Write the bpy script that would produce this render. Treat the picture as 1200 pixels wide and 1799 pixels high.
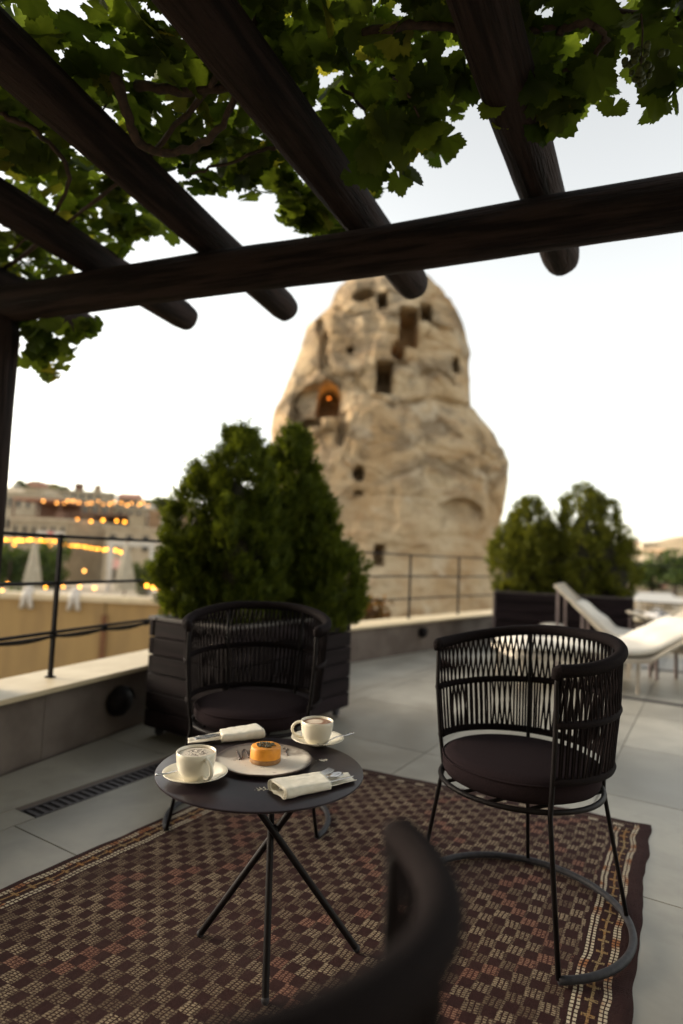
import bpy, bmesh, math, random
import numpy as np
from mathutils import Vector, Matrix, noise as mnoise

R = math.radians
PI = math.pi
random.seed(7)
rng = np.random.default_rng(7)
for o in list(bpy.data.objects):
    bpy.data.objects.remove(o, do_unlink=True)
scene = bpy.context.scene
COL = scene.collection

# ------------------------------------------------------------------ camera
F_PX, PITCH, ROLL = 1060.0, R(4.13), R(2.4)          # focal length in pixels of the 1200 x 1799 photo
CAM = Vector((0, 0, 1.0))
cam_data = bpy.data.cameras.new('camera')
cam = bpy.data.objects.new('camera', cam_data)
COL.objects.link(cam)
cam.location = CAM
CAM_ROT = Matrix.Rotation(PI / 2 + PITCH, 4, 'X') @ Matrix.Rotation(ROLL, 4, 'Z')
cam.rotation_euler = CAM_ROT.to_euler()
cam_data.sensor_fit = 'VERTICAL'
cam_data.sensor_height = 36.0
cam_data.sensor_width = 24.0
cam_data.lens = F_PX / 1799 * 36
cam_data.clip_start = 0.02
cam_data.clip_end = 4000
cam_data.dof.use_dof = True
cam_data.dof.focus_distance = 1.5
cam_data.dof.aperture_fstop = 1.35
cam_data.dof.aperture_blades = 0
scene.camera = cam

# ------------------------------------------------------------------ sky, sun, exposure
SUN_EL, SUN_AZ = R(9), R(-72)                         # azimuth from +Y towards +X
world = bpy.data.worlds.new('World')
scene.world = world
world.use_nodes = True
wn, wl = world.node_tree.nodes, world.node_tree.links
bgn = wn['Background']
sky = wn.new('ShaderNodeTexSky')
sky.sky_type = 'NISHITA'
sky.sun_disc = False
sky.sun_elevation = SUN_EL
sky.sun_rotation = SUN_AZ
sky.altitude = 1100
sky.air_density = 1.0
sky.dust_density = 3.0
sky.ozone_density = 1.0
hsv = wn.new('ShaderNodeHueSaturation')
hsv.inputs['Saturation'].default_value = 0.36
wl.new(sky.outputs[0], hsv.inputs['Color'])
tint = wn.new('ShaderNodeMix')                        # warm evening white balance
tint.data_type = 'RGBA'; tint.blend_type = 'MULTIPLY'
tint.inputs[0].default_value = 1.0
tint.inputs[7].default_value = (1.0, 0.935, 0.83, 1)
wl.new(hsv.outputs[0], tint.inputs[6])
wl.new(tint.outputs[2], bgn.inputs['Color'])
bgn.inputs['Strength'].default_value = 0.15
sun_data = bpy.data.lights.new('sun', 'SUN')
sun_data.energy = 1.4
sun_data.angle = R(30)
sun_data.color = (1.0, 0.86, 0.68)
sun = bpy.data.objects.new('sun', sun_data)
COL.objects.link(sun)
sd = Vector((math.sin(SUN_AZ) * math.cos(SUN_EL + R(8)), math.cos(SUN_AZ) * math.cos(SUN_EL + R(8)), math.sin(SUN_EL + R(8))))
sun.rotation_euler = sd.to_track_quat('Z', 'Y').to_euler()
scene.view_settings.view_transform = 'Standard'
scene.view_settings.look = 'None'
scene.view_settings.exposure = 2.08
scene.view_settings.gamma = 1.0
scene.view_settings.use_curve_mapping = False
scene.cycles.use_denoising = True
scene.cycles.max_bounces = 6
scene.cycles.transparent_max_bounces = 6
scene.cycles.sample_clamp_indirect = 6

# ------------------------------------------------------------------ measuring helpers (photo pixel -> place)
def ray(px, py):
    d = Vector(((px - 600) / F_PX, -(py - 899.5) / F_PX, -1.0))
    return (CAM_ROT.to_3x3() @ d)

def pz(px, py, z):
    """point at height z seen at that pixel"""
    d = ray(px, py)
    return CAM + d * ((z - CAM.z) / d.z)

def py_(px, py, Y):
    """point at distance Y in front of the camera seen at that pixel"""
    d = ray(px, py)
    return CAM + d * (Y / d.y)

# ------------------------------------------------------------------ scene helpers
def tag(o, label=None, cat=None, group=None, kind=None):
    if label: o['label'] = label
    if cat: o['category'] = cat
    if group: o['group'] = group
    if kind: o['kind'] = kind
    return o

def empty(name, loc=(0, 0, 0), rz=0.0):
    o = bpy.data.objects.new(name, None)
    COL.objects.link(o)
    o.location = loc
    o.rotation_euler = (0, 0, rz)
    o.empty_display_size = 0.1
    return o

def link(name, me, mat, parent=None):
    o = bpy.data.objects.new(name, me)
    COL.objects.link(o)
    if mat is not None and len(me.materials) == 0:
        me.materials.append(mat)
    if parent is not None:
        o.parent = parent
    return o

def copy_tree(o, parent=None):
    c = o.copy()
    COL.objects.link(c)
    c.parent = parent
    for ch in list(o.children):
        copy_tree(ch, c)
    return c

class MB:
    """collects vertices and faces and becomes one mesh"""
    def __init__(self):
        self.v, self.f, self.m = [], [], []
    def add(self, vs, fs, mi=0):
        b = len(self.v)
        self.v += [tuple(p) for p in vs]
        self.f += [tuple(b + i for i in f) for f in fs]
        self.m += [mi] * len(fs)
        return self
    def box(self, c, s, rz=0.0, mi=0, mat=None):
        hx, hy, hz = s[0] / 2, s[1] / 2, s[2] / 2
        cs, sn = math.cos(rz), math.sin(rz)
        vs = []
        for z in (-hz, hz):
            for x, y in ((-hx, -hy), (hx, -hy), (hx, hy), (-hx, hy)):
                vs.append((c[0] + x * cs - y * sn, c[1] + x * sn + y * cs, c[2] + z))
        if mat is not None:
            vs = [mat @ Vector(p) for p in vs]
        return self.add(vs, [(3, 2, 1, 0), (4, 5, 6, 7), (0, 1, 5, 4), (1, 2, 6, 5), (2, 3, 7, 6), (3, 0, 4, 7)], mi)
    def tube(self, pts, r, n=8, closed=False, caps=True, mi=0):
        pts = [Vector(p) for p in pts]
        k = len(pts)
        rs = r if isinstance(r, (list, tuple)) else [r] * k
        ring, prev = [], None
        for i in range(k):
            if closed:
                t = pts[(i + 1) % k] - pts[i - 1]
            else:
                t = pts[min(i + 1, k - 1)] - pts[max(i - 1, 0)]
            t.normalize()
            if prev is None:
                a = Vector((0, 0, 1)) if abs(t.z) < 0.9 else Vector((1, 0, 0))
                u = t.cross(a).normalized()
            else:
                u = (prev - t * prev.dot(t)).normalized()
            prev = u
            w = t.cross(u)
            for j in range(n):
                a = 2 * PI * j / n
                ring.append(pts[i] + (u * math.cos(a) + w * math.sin(a)) * rs[i])
        fs = []
        for i in range(k if closed else k - 1):
            for j in range(n):
                a, b = i * n + j, i * n + (j + 1) % n
                i2 = ((i + 1) % k) * n
                fs.append((a, b, i2 + (j + 1) % n, i2 + j))
        if caps and not closed:
            fs.append(tuple(reversed(range(n))))
            fs.append(tuple(range((k - 1) * n, k * n)))
        return self.add(ring, fs, mi)
    def lathe(self, prof, c=(0, 0, 0), n=32, mi=0, sx=1.0, sy=1.0):
        vs, fs = [], []
        for r, z in prof:
            for j in range(n):
                a = 2 * PI * j / n
                vs.append((c[0] + sx * r * math.cos(a), c[1] + sy * r * math.sin(a), c[2] + z))
        k = len(prof)
        for i in range(k - 1):
            for j in range(n):
                fs.append((i * n + j, i * n + (j + 1) % n, (i + 1) * n + (j + 1) % n, (i + 1) * n + j))
        if prof[0][0] > 1e-6: fs.append(tuple(reversed(range(n))))
        if prof[-1][0] > 1e-6: fs.append(tuple(range((k - 1) * n, k * n)))
        return self.add(vs, fs, mi)
    def sphere(self, c, r, n=8, m=6, mi=0, sc=(1, 1, 1)):
        vs, fs = [(c[0], c[1], c[2] - r * sc[2])], []
        for i in range(1, m):
            t = PI * i / m
            for j in range(n):
                a = 2 * PI * j / n
                vs.append((c[0] + r * sc[0] * math.sin(t) * math.cos(a), c[1] + r * sc[1] * math.sin(t) * math.sin(a), c[2] - r * sc[2] * math.cos(t)))
        vs.append((c[0], c[1], c[2] + r * sc[2]))
        L = len(vs) - 1
        for j in range(n):
            fs.append((0, 1 + (j + 1) % n, 1 + j))
            fs.append((L, L - n + j, L - n + (j + 1) % n))
        for i in range(m - 2):
            for j in range(n):
                a = 1 + i * n
                fs.append((a + j, a + (j + 1) % n, a + n + (j + 1) % n, a + n + j))
        return self.add(vs, fs, mi)
    def prism(self, poly, z0, z1, mi=0):
        n = len(poly)
        vs = [(p[0], p[1], z0) for p in poly] + [(p[0], p[1], z1) for p in poly]
        fs = [tuple(reversed(range(n))), tuple(range(n, 2 * n))]
        fs += [(i, (i + 1) % n, n + (i + 1) % n, n + i) for i in range(n)]
        return self.add(vs, fs, mi)
    def mesh(self, name='mesh', smooth=False, bevel=0.0, mats=None):
        me = bpy.data.meshes.new(name)
        me.from_pydata(self.v, [], self.f)
        if mats:
            for m_ in mats: me.materials.append(m_)
        me.polygons.foreach_set('material_index', self.m)
        if bevel:
            bm = bmesh.new(); bm.from_mesh(me)
            bmesh.ops.bevel(bm, geom=[e for e in bm.edges], offset=bevel, segments=1, affect='EDGES', profile=0.7)
            bm.to_mesh(me); bm.free()
        if smooth is True:
            me.polygons.foreach_set('use_smooth', [True] * len(me.polygons))
        elif smooth:
            me.polygons.foreach_set('use_smooth', [True] * len(me.polygons))
            me.set_sharp_from_angle(angle=R(smooth))
        me.update()
        return me
    def build(self, name, mat, parent=None, smooth=False, bevel=0.0):
        return link(name, self.mesh(name, smooth, bevel), mat, parent)

# ------------------------------------------------------------------ node helpers
class NT:
    def __init__(self, mat):
        self.t = mat.node_tree; self.n = self.t.nodes; self.l = self.t.links
    def new(self, typ, **kw):
        nd = self.n.new(typ)
        for k, v in kw.items(): setattr(nd, k, v)
        return nd
    def put(self, sock, v):
        if isinstance(v, bpy.types.NodeSocket): self.l.new(v, sock)
        elif v is not None:
            if isinstance(v, (tuple, list)) and len(v) == 3 and sock.type == 'RGBA': v = (*v, 1)
            sock.default_value = v
    def m(self, op, a, b=None, c=None, clamp=False):
        nd = self.new('ShaderNodeMath', operation=op, use_clamp=clamp)
        self.put(nd.inputs[0], a)
        if b is not None: self.put(nd.inputs[1], b)
        if c is not None: self.put(nd.inputs[2], c)
        return nd.outputs[0]
    def mix(self, f, a, b, blend='MIX'):
        nd = self.new('ShaderNodeMix', data_type='RGBA', blend_type=blend)
        self.put(nd.inputs[0], f); self.put(nd.inputs[6], a); self.put(nd.inputs[7], b)
        return nd.outputs[2]
    def noise(self, vec=None, scale=5.0, detail=3.0, rough=0.55, dist=0.0):
        nd = self.new('ShaderNodeTexNoise')
        if vec is not None: self.l.new(vec, nd.inputs['Vector'])
        nd.inputs['Scale'].default_value = scale
        nd.inputs['Detail'].default_value = detail
        nd.inputs['Roughness'].default_value = rough
        nd.inputs['Distortion'].default_value = dist
        return nd.outputs['Fac']
    def coord(self, kind='Object', scale=None, rot=None):
        nd = self.new('ShaderNodeTexCoord')
        out = nd.outputs[kind]
        if scale is not None or rot is not None:
            mp = self.new('ShaderNodeMapping')
            self.l.new(out, mp.inputs['Vector'])
            if scale is not None: mp.inputs['Scale'].default_value = scale
            if rot is not None: mp.inputs['Rotation'].default_value = rot
            out = mp.outputs[0]
        return out
    def xyz(self, vec):
        nd = self.new('ShaderNodeSeparateXYZ'); self.l.new(vec, nd.inputs[0]); return nd.outputs
    def ramp(self, f, lo, hi):
        nd = self.new('ShaderNodeMapRange', interpolation_type='SMOOTHSTEP')
        self.put(nd.inputs[0], f); nd.inputs[1].default_value = lo; nd.inputs[2].default_value = hi
        return nd.outputs[0]
    def rnd(self):
        return self.new('ShaderNodeObjectInfo').outputs['Random']
    def bump(self, h, strength=0.3, dist=0.01):
        nd = self.new('ShaderNodeBump')
        nd.inputs['Strength'].default_value = strength
        nd.inputs['Distance'].default_value = dist
        self.l.new(h, nd.inputs['Height'])
        return nd.outputs[0]

def new_mat(name, color=(0.5, 0.5, 0.5), rough=0.6, metal=0.0, spec=0.5):
    m = bpy.data.materials.new(name)
    m.use_nodes = True
    b = m.node_tree.nodes['Principled BSDF']
    b.inputs['Base Color'].default_value = (*color, 1)
    b.inputs['Roughness'].default_value = rough
    b.inputs['Metallic'].default_value = metal
    b.inputs['Specular IOR Level'].default_value = spec
    return m, NT(m), b

def speckle(name, c1, c2, scale=8, rough=0.6, bump=0.0, bdist=0.004, detail=4, metal=0.0, per_obj=0.0, stretch=None, lo=0.35, hi=0.65, spec=0.5, kind='Object', rvar=0.12):
    m, t, b = new_mat(name, c1, rough, metal, spec)
    v = t.coord(kind, scale=stretch)
    if per_obj:
        va = t.new('ShaderNodeVectorMath', operation='ADD')
        t.l.new(v, va.inputs[0])
        r1 = t.m('MULTIPLY', t.rnd(), 37.0)
        cx = t.new('ShaderNodeCombineXYZ'); t.l.new(r1, cx.inputs[0]); t.l.new(r1, cx.inputs[1]); t.l.new(r1, cx.inputs[2])
        t.l.new(cx.outputs[0], va.inputs[1]); v = va.outputs[0]
    f = t.noise(v, scale, detail)
    c = t.mix(t.ramp(f, lo, hi), c1, c2)
    if per_obj:
        k = t.m('MULTIPLY_ADD', t.rnd(), per_obj, 1 - per_obj / 2)
        cc = t.new('ShaderNodeCombineColor')
        for i in range(3): t.l.new(k, cc.inputs[i])
        c = t.mix(1.0, c, cc.outputs[0], 'MULTIPLY')
    t.l.new(c, b.inputs['Base Color'])
    t.l.new(t.m('MULTIPLY_ADD', f, rvar * 2, rough - rvar), b.inputs['Roughness'])
    if bump:
        f2 = t.noise(v, scale * 4, 4)
        t.l.new(t.bump(f2, bump, bdist), b.inputs['Normal'])
    return m

def emit(name, color, strength):
    m, t, b = new_mat(name, color)
    b.inputs['Emission Color'].default_value = (*color, 1)
    b.inputs['Emission Strength'].default_value = strength
    return m

M = {}
M['log'] = speckle('log_wood', (0.010, 0.0068, 0.0063), (0.034, 0.0225, 0.02), 9, 0.8, 1.0, 0.012, stretch=(4, 4, 0.3), per_obj=0.3, spec=0.12)
M['logend'] = speckle('log_end', (0.03, 0.022, 0.02), (0.06, 0.045, 0.04), 14, 0.8, 0.4)
M['plank'] = speckle('planter_plank', (0.0075, 0.005, 0.0058), (0.016, 0.0108, 0.0124), 10, 0.7, 0.3, 0.003, stretch=(0.25, 3, 3), per_obj=0.35, spec=0.07)
M['soil'] = speckle('soil', (0.02, 0.015, 0.01), (0.05, 0.035, 0.025), 30, 0.95, 0.6)
M['black_metal'] = speckle('black_metal', (0.006, 0.0045, 0.0048), (0.010, 0.0075, 0.008), 30, 0.55, spec=0.15)
M['rubber'] = speckle('rubber', (0.02, 0.02, 0.024), (0.035, 0.034, 0.04), 60, 0.6, spec=0.25)
M['wicker'] = speckle('rope', (0.0075, 0.0054, 0.0058), (0.014, 0.010, 0.0106), 300, 0.85, 0.6, 0.002, spec=0.08)
M['cushion'] = speckle('cushion_fabric', (0.0175, 0.0118, 0.0136), (0.024, 0.016, 0.0184), 260, 0.95, 0.35, 0.0015, spec=0.06)
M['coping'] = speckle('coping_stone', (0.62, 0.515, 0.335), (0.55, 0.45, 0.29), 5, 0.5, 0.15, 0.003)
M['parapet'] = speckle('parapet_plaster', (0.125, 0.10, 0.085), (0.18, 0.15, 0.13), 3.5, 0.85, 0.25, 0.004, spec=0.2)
M['facade'] = speckle('unseen_facade_plaster', (0.60, 0.54, 0.44), (0.66, 0.60, 0.5), 2, 0.9, 0.2)  # kept pale so the added unseen wall bounces light onto the table
M['grout'] = speckle('grout', (0.09, 0.085, 0.075), (0.12, 0.11, 0.1), 20, 0.9)
M['bronze'] = speckle('drain_metal', (0.03, 0.025, 0.028), (0.05, 0.042, 0.045), 40, 0.45, metal=0.3)
M['void'] = speckle('drain_pit', (0.012, 0.01, 0.012), (0.02, 0.016, 0.018), 20, 0.9)
M['strip'] = speckle('drain_strip', (0.11, 0.085, 0.07), (0.14, 0.11, 0.09), 15, 0.7)
M['porcelain'] = speckle('cream_porcelain', (0.78, 0.73, 0.60), (0.82, 0.77, 0.64), 6, 0.22, rvar=0.04)
M['steel'] = speckle('cutlery_steel', (0.55, 0.54, 0.52), (0.62, 0.6, 0.58), 20, 0.22, metal=1.0, rvar=0.05)
M['napkin'] = speckle('napkin_linen', (0.74, 0.70, 0.59), (0.80, 0.76, 0.66), 60, 0.9, 0.4, 0.0015, spec=0.2)
M['bark'] = speckle('bark', (0.03, 0.02, 0.014), (0.07, 0.05, 0.035), 20, 0.9, 0.5, stretch=(3, 3, 0.5))
M['vine'] = speckle('vine_stem', (0.025, 0.015, 0.010), (0.06, 0.035, 0.024), 25, 0.85, 0.5, stretch=(2, 2, 2))
M['canvas'] = speckle('lounger_canvas', (0.36, 0.32, 0.26), (0.41, 0.37, 0.30), 8, 0.85, 0.2)
M['pad'] = speckle('lounger_pad', (0.52, 0.49, 0.43), (0.58, 0.55, 0.49), 6, 0.9, 0.3, 0.006)
M['plate'] = None

def tile_mat():
    m, t, b = new_mat('floor_tile', (0.3, 0.3, 0.28), 0.42)
    g = t.new('ShaderNodeNewGeometry')
    v = g.outputs['Position']
    f1 = t.noise(v, 1.3, 5, 0.6, 0.6)
    f2 = t.noise(v, 7, 5, 0.6)
    c = t.mix(t.ramp(f1, 0.35, 0.68), (0.215, 0.20, 0.165), (0.335, 0.315, 0.265))
    c = t.mix(t.m('MULTIPLY', t.ramp(f2, 0.45, 0.7), 0.35), c, (0.20, 0.185, 0.155))
    k = t.m('MULTIPLY_ADD', t.rnd(), 0.30, 0.85)
    cc = t.new('ShaderNodeCombineColor')
    for i in range(3): t.l.new(k, cc.inputs[i])
    t.l.new(t.mix(1.0, c, cc.outputs[0], 'MULTIPLY'), b.inputs['Base Color'])
    t.l.new(t.m('MULTIPLY_ADD', f1, 0.3, 0.26), b.inputs['Roughness'])
    t.l.new(t.bump(f2, 0.08, 0.003), b.inputs['Normal'])
    return m
M['tile'] = tile_mat()

# ------------------------------------------------------------------ terrace layout (metres, from the photo)
TA = R(31.5)                                          # tile and drain direction, from +Y
DA = Vector((math.sin(TA), math.cos(TA)))             # away, along the drain
DB = Vector((math.cos(TA), -math.sin(TA)))            # to the right, across
WALL_H = 0.33
L0, L1 = pz(0, 1365, 0).xy, pz(248, 1272, 0).xy       # inner foot of the left parapet
W0, W1 = pz(622, 1164, 0).xy, pz(862, 1124, 0).xy     # inner foot of the back wall
dl = (L1 - L0).normalized()
dw = (W1 - W0).normalized()
def meet(p, d, q, e):
    det = d.x * -e.y + e.x * d.y
    w = q - p
    s = (w.x * -e.y + e.x * w.y) / det
    return p + d * s
C1 = meet(L0, dl, W0, dw)
C2 = W1 + dw * 0.95
dr = Vector((math.cos(R(24)), -math.sin(R(24))))
C3 = C2 + dr * 9.0
LB = L0 - dl * 6.5
TERR = [LB, Vector((C3.x - 1.5, -3.5)), C3, C2, C1]   # counter-clockwise, inner outline

def clip(poly, conv):
    out = list(poly)
    for i in range(len(conv)):
        a, b = conv[i], conv[(i + 1) % len(conv)]
        e = b - a
        inp, out = out, []
        for j in range(len(inp)):
            p, q = inp[j], inp[(j + 1) % len(inp)]
            sp = e.x * (p.y - a.y) - e.y * (p.x - a.x)
            sq = e.x * (q.y - a.y) - e.y * (q.x - a.x)
            if sp >= 0: out.append(p)
            if (sp >= 0) != (sq >= 0):
                out.append(p + (q - p) * (sp / (sp - sq)))
        if len(out) < 3: return []
    return out

# floor of the terrace: mortar bed and each slab laid on it
floor = MB().prism(TERR, -0.25, -0.007).build('terrace_floor', M['grout'])
tag(floor, kind='structure')
drain_u = (pz(60, 1438, 0).xy).dot(DB)                # near edge of the drain channel
DR_W = 0.10
PITCHT = 0.84
V0 = 2.144
dr_v0, dr_v1 = pz(62, 1436, 0).xy.dot(DA), 3.35
def floor_xy(u, v): return DB * u + DA * v
def tile(u0, u1, v0, v1):
    g = 0.0025
    q = [floor_xy(u0 + g, v0 + g), floor_xy(u1 - g, v0 + g), floor_xy(u1 - g, v1 - g), floor_xy(u0 + g, v1 - g)]
    q = clip(q, TERR)
    if len(q) < 3: return
    ar = 0.5 * abs(sum(q[i].x * q[(i + 1) % len(q)].y - q[(i + 1) % len(q)].x * q[i].y for i in range(len(q))))
    if ar < 0.004: return
    MB().prism(q, -0.0069, 0.0).build('tile', M['tile'], floor)
for ju in range(-4, 16):
    for jv in range(-6, 10):
        u0 = drain_u + ju * PITCHT; u1 = u0 + PITCHT
        v0 = V0 + jv * PITCHT; v1 = v0 + PITCHT
        if ju < 0: u0 -= DR_W + 0.035; u1 -= DR_W + 0.035
        c = floor_xy((u0 + u1) / 2, (v0 + v1) / 2)
        if c.y < -3.9 or c.y > 11 or c.x > 10: continue
        tile(u0, u1, v0, v1)
for va, vb in ((-2.9, dr_v0), (dr_v1, 7.0)):          # filler strips before and after the drain
    tile(drain_u - DR_W - 0.035, drain_u, va, vb)

# parapets with their copings
def wall_run(name, a, b, w_in, label, ext_a=0.0, ext_b=0.0):
    d = (b - a).normalized(); nrm = Vector((-d.y, d.x))   # outward = left of travel
    a2, b2 = a - d * ext_a, b + d * ext_b
    t = empty(name, (a2.x, a2.y, 0))
    tag(t, label, 'wall')
    L = (b2 - a2).length
    ang = math.atan2(d.y, d.x)
    t.rotation_euler = (0, 0, ang)
    n = max(1, round(L / 1.1))
    for i in range(n):                                # plaster panels, hairline joints between
        x0, x1 = L * i / n, L * (i + 1) / n
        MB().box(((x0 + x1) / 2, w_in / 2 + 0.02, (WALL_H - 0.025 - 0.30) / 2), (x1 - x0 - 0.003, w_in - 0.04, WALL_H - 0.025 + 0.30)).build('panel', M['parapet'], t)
    n = max(1, round(L / 1.25))
    for i in range(n):
        x0, x1 = L * i / n, L * (i + 1) / n
        MB().box(((x0 + x1) / 2, w_in / 2, WALL_H - 0.0125), (x1 - x0 - 0.003, w_in + 0.03, 0.0245)).build('coping_slab', M['coping'], t, bevel=0.003)
    return t
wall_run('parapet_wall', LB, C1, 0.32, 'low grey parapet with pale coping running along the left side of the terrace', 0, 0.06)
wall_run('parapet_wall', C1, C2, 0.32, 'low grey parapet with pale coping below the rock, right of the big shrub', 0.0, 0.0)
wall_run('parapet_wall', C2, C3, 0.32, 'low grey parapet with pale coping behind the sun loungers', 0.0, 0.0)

# the storeys under the terrace
base = [p + Vector((0, 0)) for p in TERR]
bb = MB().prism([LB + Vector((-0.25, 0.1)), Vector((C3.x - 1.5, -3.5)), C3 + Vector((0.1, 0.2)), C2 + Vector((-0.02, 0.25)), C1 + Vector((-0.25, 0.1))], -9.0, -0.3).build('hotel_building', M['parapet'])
tag(bb, 'plain plastered storeys of the building below the tiled terrace', 'building')

hw = empty('unseen_facade', (0, -2.4, 0)); tag(hw, 'unseen plastered wall added behind the terrace to block and bounce light', 'building')  # added out of view: blocks the sky behind and throws fill forward
MB().box((1.0, -.25, 2.4), (17, .5, 4.8)).build('wall', M['facade'], hw)
for i in range(4):
    f = MB()
    x = -5.2 + i * 3.6
    for dx, dz, sx, sz in ((0, 1.16, 1.5, .1), (-.7, 0, .1, 2.22), (.7, 0, .1, 2.22)): f.box((x + dx, .03, 1.12 + dz), (sx, .1, sz))
    fo = f.build('door', M['plank'], hw)
    MB().box((x, .01, 1.11), (1.3, .04, 2.2)).build('pane', M['void'], fo)

# floor drain
g = empty('floor_drain', (*floor_xy(drain_u - DR_W / 2, dr_v0), 0.0), PI / 2 - TA)
tag(g, 'long slotted metal floor drain beside the left parapet', 'drain')
DL = dr_v1 - dr_v0
MB().box((DL / 2, 0, -0.006), (DL - 0.002, DR_W - 0.004, 0.0015)).build('pit', M['void'], g)
MB().box((DL / 2, -DR_W / 2 + 0.006, -0.0025), (DL, 0.009, 0.007)).build('edge', M['bronze'], g)
MB().box((DL / 2, DR_W / 2 - 0.006, -0.0025), (DL, 0.009, 0.007)).build('edge', M['bronze'], g)
MB().box((DL / 2, DR_W / 2 + 0.0175, -0.004), (DL, 0.032, 0.0075)).build('trim_strip', M['strip'], g)
bar_me = MB().box((0, 0, 0), (0.016, DR_W - 0.022, 0.0035)).mesh('bar')
nb = int(DL / 0.033)
for i in range(nb):
    o = link('bar', bar_me, M['bronze'], g)
    o.location = (0.02 + i * 0.033, 0, -0.0032)

# slot channels in the floor on the right
for v, lab in ((pz(1150, 1233, 0).xy.dot(DA), 'nearer thin dark channel across the tiles behind the right chair'), (pz(1150, 1176, 0).xy.dot(DA), 'farther thin dark channel across the tiles by the sun loungers')):
    u0 = pz(1090, 1226, 0).xy.dot(DB); a = floor_xy(u0, v); 
    s = MB().box((1.6, 0, 0.001), (3.2, 0.07, 0.004)).build('slot_channel', M['void'])
    s.location = (a.x, a.y, 0.002); s.rotation_euler = (0, 0, -TA)
    tag(s, lab, 'drain')

# railings
RAIL_Z = (0.553, 0.80, 1.04)
def railing(name, a, b, posts, off, label, lo=0.0):
    d = (b - a).normalized(); nrm = Vector((-d.y, d.x))
    t = empty(name, (a.x + nrm.x * off, a.y + nrm.y * off, WALL_H), math.atan2(d.y, d.x))
    tag(t, label, 'railing')
    L = (b - a).length
    for s in posts:
        p = MB().box((s, 0, (1.05 - WALL_H) / 2), (0.02, 0.02, 1.05 - WALL_H)).build('post', M['black_metal'], t, bevel=0.002)
        MB().box((s, 0, 0.004), (0.036, 0.036, 0.006)).build('foot_plate', M['black_metal'], p)
    for z in RAIL_Z:
        MB().tube([(x, 0.0, z - WALL_H + 0.002 * math.sin(x * 3 + z * 9)) for x in np.linspace(0, L, 24)], 0.0085, 8).build('rail', M['black_metal'], t, smooth=40)
    return t
pl = pz(88, 1190, WALL_H).xy
off_l = (pl - LB).dot(Vector((-dl.y, dl.x)))
s0 = (pl - LB).dot(dl)
railing('railing', LB, C1, [s0 - 2 * 1.45, s0 - 1.45, s0, s0 + 1.45], off_l, 'thin black railing on the left parapet with cables tied below')
nw = Vector((-dw.y, dw.x))
def along(px, py):
    return (pz(px, py, WALL_H).xy - C1).dot(dw)
railing('railing', C1, C2, [0.1, along(702, 1085), along(775, 1076), along(834, 1068), (C2 - C1).length - 0.1], 0.2, 'thin black railing on the parapet in front of the tall rock')
railing('railing', C2, C3, [0.1 + 1.15 * i for i in range(8)], 0.2, 'thin black railing behind the loungers, in front of distant trees')

# cables tied under the lower left rail
def rail_pt(s, dz, dn=0.0):
    p = LB + dl * s + Vector((-dl.y, dl.x)) * (off_l + dn)
    return (p.x, p.y, RAIL_Z[0] + dz)
Ll = (C1 - LB).length
g = empty('cable_bundle', rail_pt(3, 0)); tag(g, 'black cables tied in loops along the lowest left rail', 'cable')
gm = Vector(rail_pt(3, 0))
for k in range(3):
    pts = []
    for x in np.linspace(1.5, Ll - 0.3, 130):
        ph = (x - s0) % 0.36 / 0.36
        sag = -0.016 - (0.003 + 0.007 * k + .006 * mnoise.noise(Vector((x * 1.7, k * 3, 0)))) * math.sin(PI * ph) ** 0.8
        pts.append(Vector(rail_pt(x, sag, -0.008 + 0.007 * k + 0.003 * math.sin(x * 17 + k))) - gm)
    MB().tube(pts, 0.008, 6).build('cable', M['black_metal'], g, smooth=True)
tie = MB().lathe([(0.018, -0.006), (0.021, -0.006), (0.021, 0.006), (0.018, 0.006)], n=10).mesh('cable_tie')
for i in range(-9, 4):
    s = s0 + 0.36 * i
    if 1.5 < s < Ll - 0.3:
        o = link('cable_tie', tie, M['black_metal'], g)
        o.location = Vector(rail_pt(s, -0.012)) - gm
        o.rotation_euler = (0, PI / 2, math.atan2(dl.y, dl.x))

# parapet lamps
def bulkhead(p, d, label, r):
    nrm = Vector((d.y, -d.x))
    t = empty('wall_lamp', p, math.atan2(nrm.y, nrm.x)); tag(t, label, 'wall lamp')
    prof = [(r, 0.0), (r, 0.02), (r * 0.94, 0.035), (r * 0.7, 0.055), (r * 0.35, 0.066), (0.0, 0.07)]
    body = MB()
    vs = MB().lathe(prof, n=24)
    body.add([(z, x, y) for x, y, z in vs.v], vs.f)
    body.build('housing', M['black_metal'], t, smooth=40)
    hood = MB()
    hv = []
    for i in range(9):
        a = PI * i / 8
        for (rr, zz) in ((r * 1.03, 0.012), (r * 1.0, 0.045), (r * 0.94, 0.052)):
            hv.append((zz, rr * math.cos(a), rr * math.sin(a)))
    hf = []
    for i in range(8):
        for j in range(2):
            hf.append((i * 3 + j, i * 3 + 3 + j, i * 3 + 4 + j, i * 3 + 1 + j))
    hood.add(hv, hf).build('hood', M['black_metal'], t, smooth=40)
def on_wall(px, py, a, d):
    n = Vector((-d.y, d.x)); r_ = ray(px, py)
    t_ = ((a - CAM.xy).dot(n) + 0.018) / (r_.xy.dot(n))
    return CAM + r_ * t_
bulkhead(on_wall(207, 1231, L0, dl), dl, 'round black wall lamp on the left parapet', 0.08)
bulkhead(on_wall(741, 1111, W0, dw), dw, 'small round black wall lamp on the parapet under the rock', 0.055)

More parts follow.
